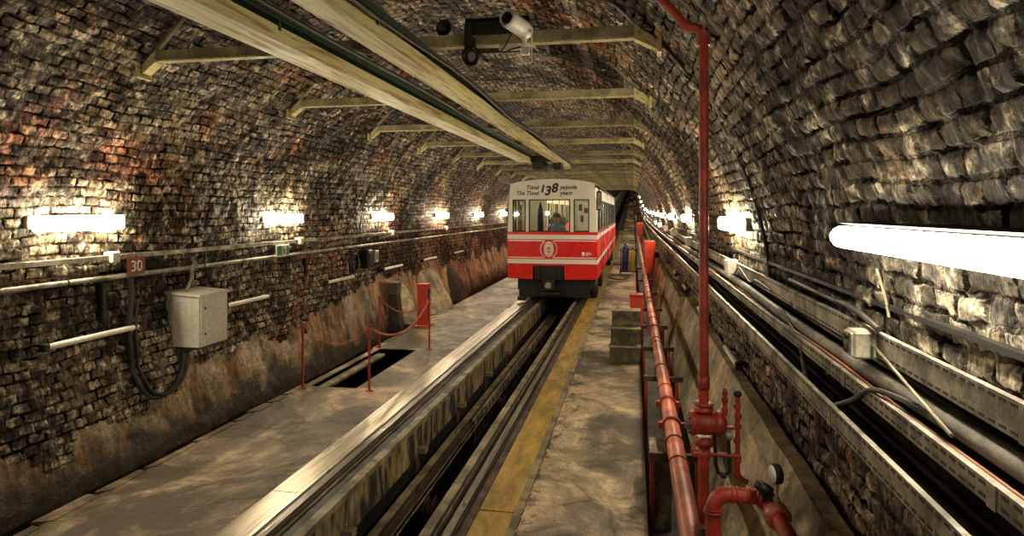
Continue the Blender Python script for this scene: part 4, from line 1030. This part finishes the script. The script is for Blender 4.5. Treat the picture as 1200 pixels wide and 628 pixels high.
# sides: windows
for s_ in (-1, 1):
    y = .10; k = 0
    while y < LEN-.3:
        wd = .55 if k % 3 == 0 else 1.25
        a = s_*1.12; x0, x1 = min(a,a-s_*.04), max(a,a-s_*.04)
        part(MB().box(x0,x1,y-.02,y+.16,1.85,2.74), 'side_pillar', 'cream')
        fr = MB(); yy0, yy1 = y+.16, min(y+.16+wd, LEN-.05); t = .03
        fr.box(x0,x1,yy0,yy1,1.85,1.85+t).box(x0,x1,yy0,yy1,2.71,2.74).box(x0-.004,x1+.004,yy0,yy0+t,1.85,2.74).box(x0-.004,x1+.004,yy1-t,yy1,1.85,2.74)
        f_ = part(fr, 'side_window_frame', 'rubber'); part(MB().box(a-s_*.024,a-s_*.018,yy0+t,yy1-t,1.88,2.71), 'side_pane', 'glass', f_)
        y += .16+wd; k += 1
# door seams on the right side
for y in (2.4,6.4,10.4): part(MB().box(1.17,1.176,y,y+.02,.7,1.85), 'door_seam', 'rubber'); part(MB().box(1.17,1.176,y+1.2,y+1.22,.7,1.85), 'door_seam', 'rubber')
# underframe, tyres, coupler
part(MB().box(-.98,.98,.45,LEN-.3,.30,.88,.01), 'underframe', 'black')
part(MB().box(-.92,.95,.30,.45,.14,.66,.01), 'apron', 'black')
for y in (1.3, 4.2, 12, 14.6):
    for x in (-.82, 1.01):
        part(MB().lathe([(.001,-.10),(.20,-.10),(.27,-.08),(.285,-.04),(.285,.04),(.27,.08),(.20,.10),(.001,.10)],(x,y,.30),(1,0,0),26), 'tyre', 'rubber')
part(MB().box(-.93,-.72,.12,.3,.06,.16,.01), 'rail_guard', 'black')
cp = part(MB().box(-.48,.30,.05,.35,.62,.99,.01), 'coupler_recess', 'black')
part(MB().box(-.40,-.33,.0,.08,.70,.95), 'coupler_guide', 'cable'); part(MB().box(.16,.23,.0,.08,.70,.95), 'coupler_guide', 'cable')
part(MB().box(-.24,.07,-.06,.30,.36,.66,.02), 'lamp_housing', 'cable')
part(MB().lathe([(.075,.0),(.085,-.02),(.085,.02),(.075,.02)],(-.085,-.07,.485),(0,-1,0),20), 'lamp_rim', 'galv')
part(MB().lathe([(.001,.012),(.05,.008),(.072,0),(.001,-.002)],(-.085,-.068,.485),(0,-1,0),20), 'headlamp', 'head_lit')
part(MB().box(-.3,.2,.0,.3,.24,.30,.01), 'tow_bar', 'rust')
# mirror
mr = part(MB().tube([(1.10,.0,3.02),(1.16,-.10,3.04),(1.22,-.14,2.98),(1.22,-.14,2.90)],.018,8), 'mirror_arm', 'rubber')
part(MB().box(1.15,1.29,-.16,-.11,2.43,2.92,.02), 'mirror', 'rubber', mr)
part(MB().box(1.172,1.268,-.165,-.158,2.47,2.88), 'mirror_glass', 'galv', mr)
# lettering
for body, x, z, al in (('Tünel',-.345,2.985,'RIGHT'),('The Tünel',-.345,2.835,'RIGHT'),('yaşında',.205,2.985,'LEFT'),('years',.205,2.835,'LEFT')):
    text_mesh('lettering', body, .145, M['ink'], head, (x,-.004,z), (R(90),0,0), .25, .002, al, .0035)
for body, size, x, z in (('1',.27,-.255,2.905),('3',.33,-.115,2.835),('8',.33,.06,2.905)):
    text_mesh('anniversary_number', body, size, M['ink'], head, (x,-.004,z), (R(90),0,0), .2, .002, 'CENTER', .012)
# cab interior
part(MB().box(-1.06,-.35,1.6,1.64,.95,3.08).box(.30,1.06,1.6,1.64,.95,3.08).box(-.35,.30,1.6,1.64,2.75,3.08), 'cab_partition', 'interior')
part(MB().box(-.35,.30,1.6,1.64,.95,1.75), 'cab_door', 'interior')
part(MB().box(-1.0,1.0,.12,.36,.95,1.72,.02).box(-.5,.5,.15,.35,1.72,1.80,.02), 'control_desk', 'rust')
part(MB().box(-.25,.25,.9,1.1,3.04,3.06,.003), 'cab_lamp', 'cabin_lit')
m = MB(); 
part(MB().box(-.12,.12,2.2,15.5,3.04,3.06,.003), 'saloon_lamp', 'cabin_lit')
for x in (-.6,.6):
    for y in (3,5,7,9,11,13): part(MB().cyl((x,y,.95),(x,y,3.08),.018,8), 'grab_pole', 'yellow_cyl')
cu = [(-.42+.0,0)]
m = MB(); rr = []
for i, (z, wd) in enumerate([(1.75,.16),(2.0,.16),(2.3,.15),(2.45,.13),(2.55,.07),(2.66,.02)]):
    rr.append([(-.36-wd/2+wd*k/8, .42+.02*math.sin(k*2.2), z) for k in range(9)]+[(-.36+wd/2-wd*k/8, .45+.02*math.sin((8-k)*2.2), z) for k in range(9)])
part(m.rings(rr, True), 'hanging_curtain', 'curtain')
part(MB().box(.60,.95,.75,.77,1.9,2.66,.003), 'notice_board', 'white')
for a, b, c, d in ((.63,.72,2.42,2.60),(.78,.88,2.36,2.50),(.68,.76,2.12,2.3)): part(MB().box(a,b,.742,.75,c,d), 'notice_sheet', 'cable_orange')
# driver
drv = thing('person', (TX+.03, TY+.78, .93), 'seated driver with dark hair and blue shirt behind the windscreen', 'person')
drv.scale = (1.12,1.12,1.12)
def skin(name, verts, edges, rad, mat, parent, sub=1):
    me = bpy.data.meshes.new(name); me.from_pydata(verts, edges, []); o = bpy.data.objects.new(name, me); C.objects.link(o); o.parent = parent
    md = o.modifiers.new('skin', 'SKIN'); md.use_smooth_shade = True
    for i, r_ in enumerate(rad):
        sv = me.skin_vertices[0].data[i]; sv.radius = (r_, r_*.85) if not isinstance(r_, tuple) else r_; sv.use_root = (i == 0)
    o.modifiers.new('sub', 'SUBSURF').levels = sub; o.modifiers['sub'].render_levels = sub
    me.materials.append(mat); return o
def driver():
    V = [(0,.05,.52),(0,.06,.68),(0,.05,.84),(0,.03,.95),(0,.02,1.02),(0,.0,1.09)]
    E = [(0,1),(1,2),(2,3),(3,4),(4,5)]; Rr = [.15,.14,.17,.10,.055,.05]
    for s_ in (-1,1):
        b = len(V); V += [(s_*.17,.04,.93),(s_*.22,-.02,.72),(s_*.17,-.24,.70),(s_*.16,-.32,.72)]; E += [(3,b),(b,b+1),(b+1,b+2),(b+2,b+3)]; Rr += [.07,.05,.04,.028]
        for f in range(4):
            c = len(V); x = s_*.16+(f-1.5)*.022; V += [(x,-.38,.725),(x,-.42-.006*(f in (1,2)),.72),(x,-.435,.70)]; E += [(b+3,c),(c,c+1),(c+1,c+2)]; Rr += [.010,.009,.008]
        c = len(V); V += [(s_*.125,-.35,.735),(s_*.11,-.38,.735)]; E += [(b+3,c),(c,c+1)]; Rr += [.011,.009]
        h = len(V); V += [(s_*.10,.0,.50),(s_*.13,-.36,.50),(s_*.13,-.38,.10),(s_*.13,-.48,.05)]; E += [(0,h),(h,h+1),(h+1,h+2),(h+2,h+3)]; Rr += [.09,.06,.045,.04]
    skin('body', V, E, Rr, M['shirt'], drv)
    m = MB(); prof = []
    rr = []
    for i in range(13):
        a = PI*i/12; z = 1.155-.125*math.cos(a); r_ = math.sin(a)
        wdt = .078*(1-.15*max(0,math.cos(a))) ; dpt = .095
        ring = []
        for k in range(20):
            b = 2*PI*k/20; x = wdt*r_*math.cos(b); y = dpt*r_*math.sin(b)
            if y < 0:
                t = abs(x)/.078; zz = z-1.155
                if t < .25: y -= .020*math.exp(-((zz+.005)/.022)**2)*(1-t*3.5 if t < .28 else 0)   # nose
                y += .010*math.exp(-((zz-.025)/.013)**2)*math.exp(-((t-.42)/.16)**2)               # eye sockets
                y -= .005*math.exp(-((zz+.055)/.01)**2)*math.exp(-(t/.3)**2)                        # lips
                y -= .006*math.exp(-((zz+.095)/.02)**2)*math.exp(-(t/.3)**2)                        # chin
            ring.append((x,y-.01,z))
        rr.append(ring)
    head_ = m.rings(rr).build('head', M['skin'], drv)
    e = MB(); 
    for s_ in (-1,1): e.sphere((s_*.033,-.092,1.178),.010,8)
    e.build('eyes', M['black'], head_)
    for s_ in (-1,1): MB().sphere((s_*.080,.0,1.15),.024,8,(.35,.7,1.2)).build('ear', M['skin'], head_)
    MB().box(-.026,.026,-.112,-.095,1.096,1.102,.002).build('mouth', M['sign_red'], head_)
    rr = []
    for i in range(9):
        a = PI*.5*i/8; z = 1.190+.115*math.sin(a); r_ = math.cos(a)
        rr.append([(.100*r_*math.cos(2*PI*k/20), .006+.118*r_*math.sin(2*PI*k/20), z+(-.075 if math.sin(2*PI*k/20) > -.35 and i == 0 else 0)) for k in range(20)])
    MB().rings(rr).build('hair', M['hair'], head_)
driver()
st = thing('driver_seat', (TX+.03, TY+.88, .95), 'dark driver seat inside the cab', 'seat')
MB().box(-.22,.22,-.25,.2,.32,.38,.03).build('cushion', M['rubber'], st); MB().box(-.2,.2,.19,.25,.38,.85,.03).build('backrest', M['rubber'], st); MB().cyl((0,0,0),(0,0,.32),.05).build('column', M['rust'], st); MB().sphere((0,.28,1.18),.25,18,(1,.16,.72)).build('headrest', M['seat_green'], st)
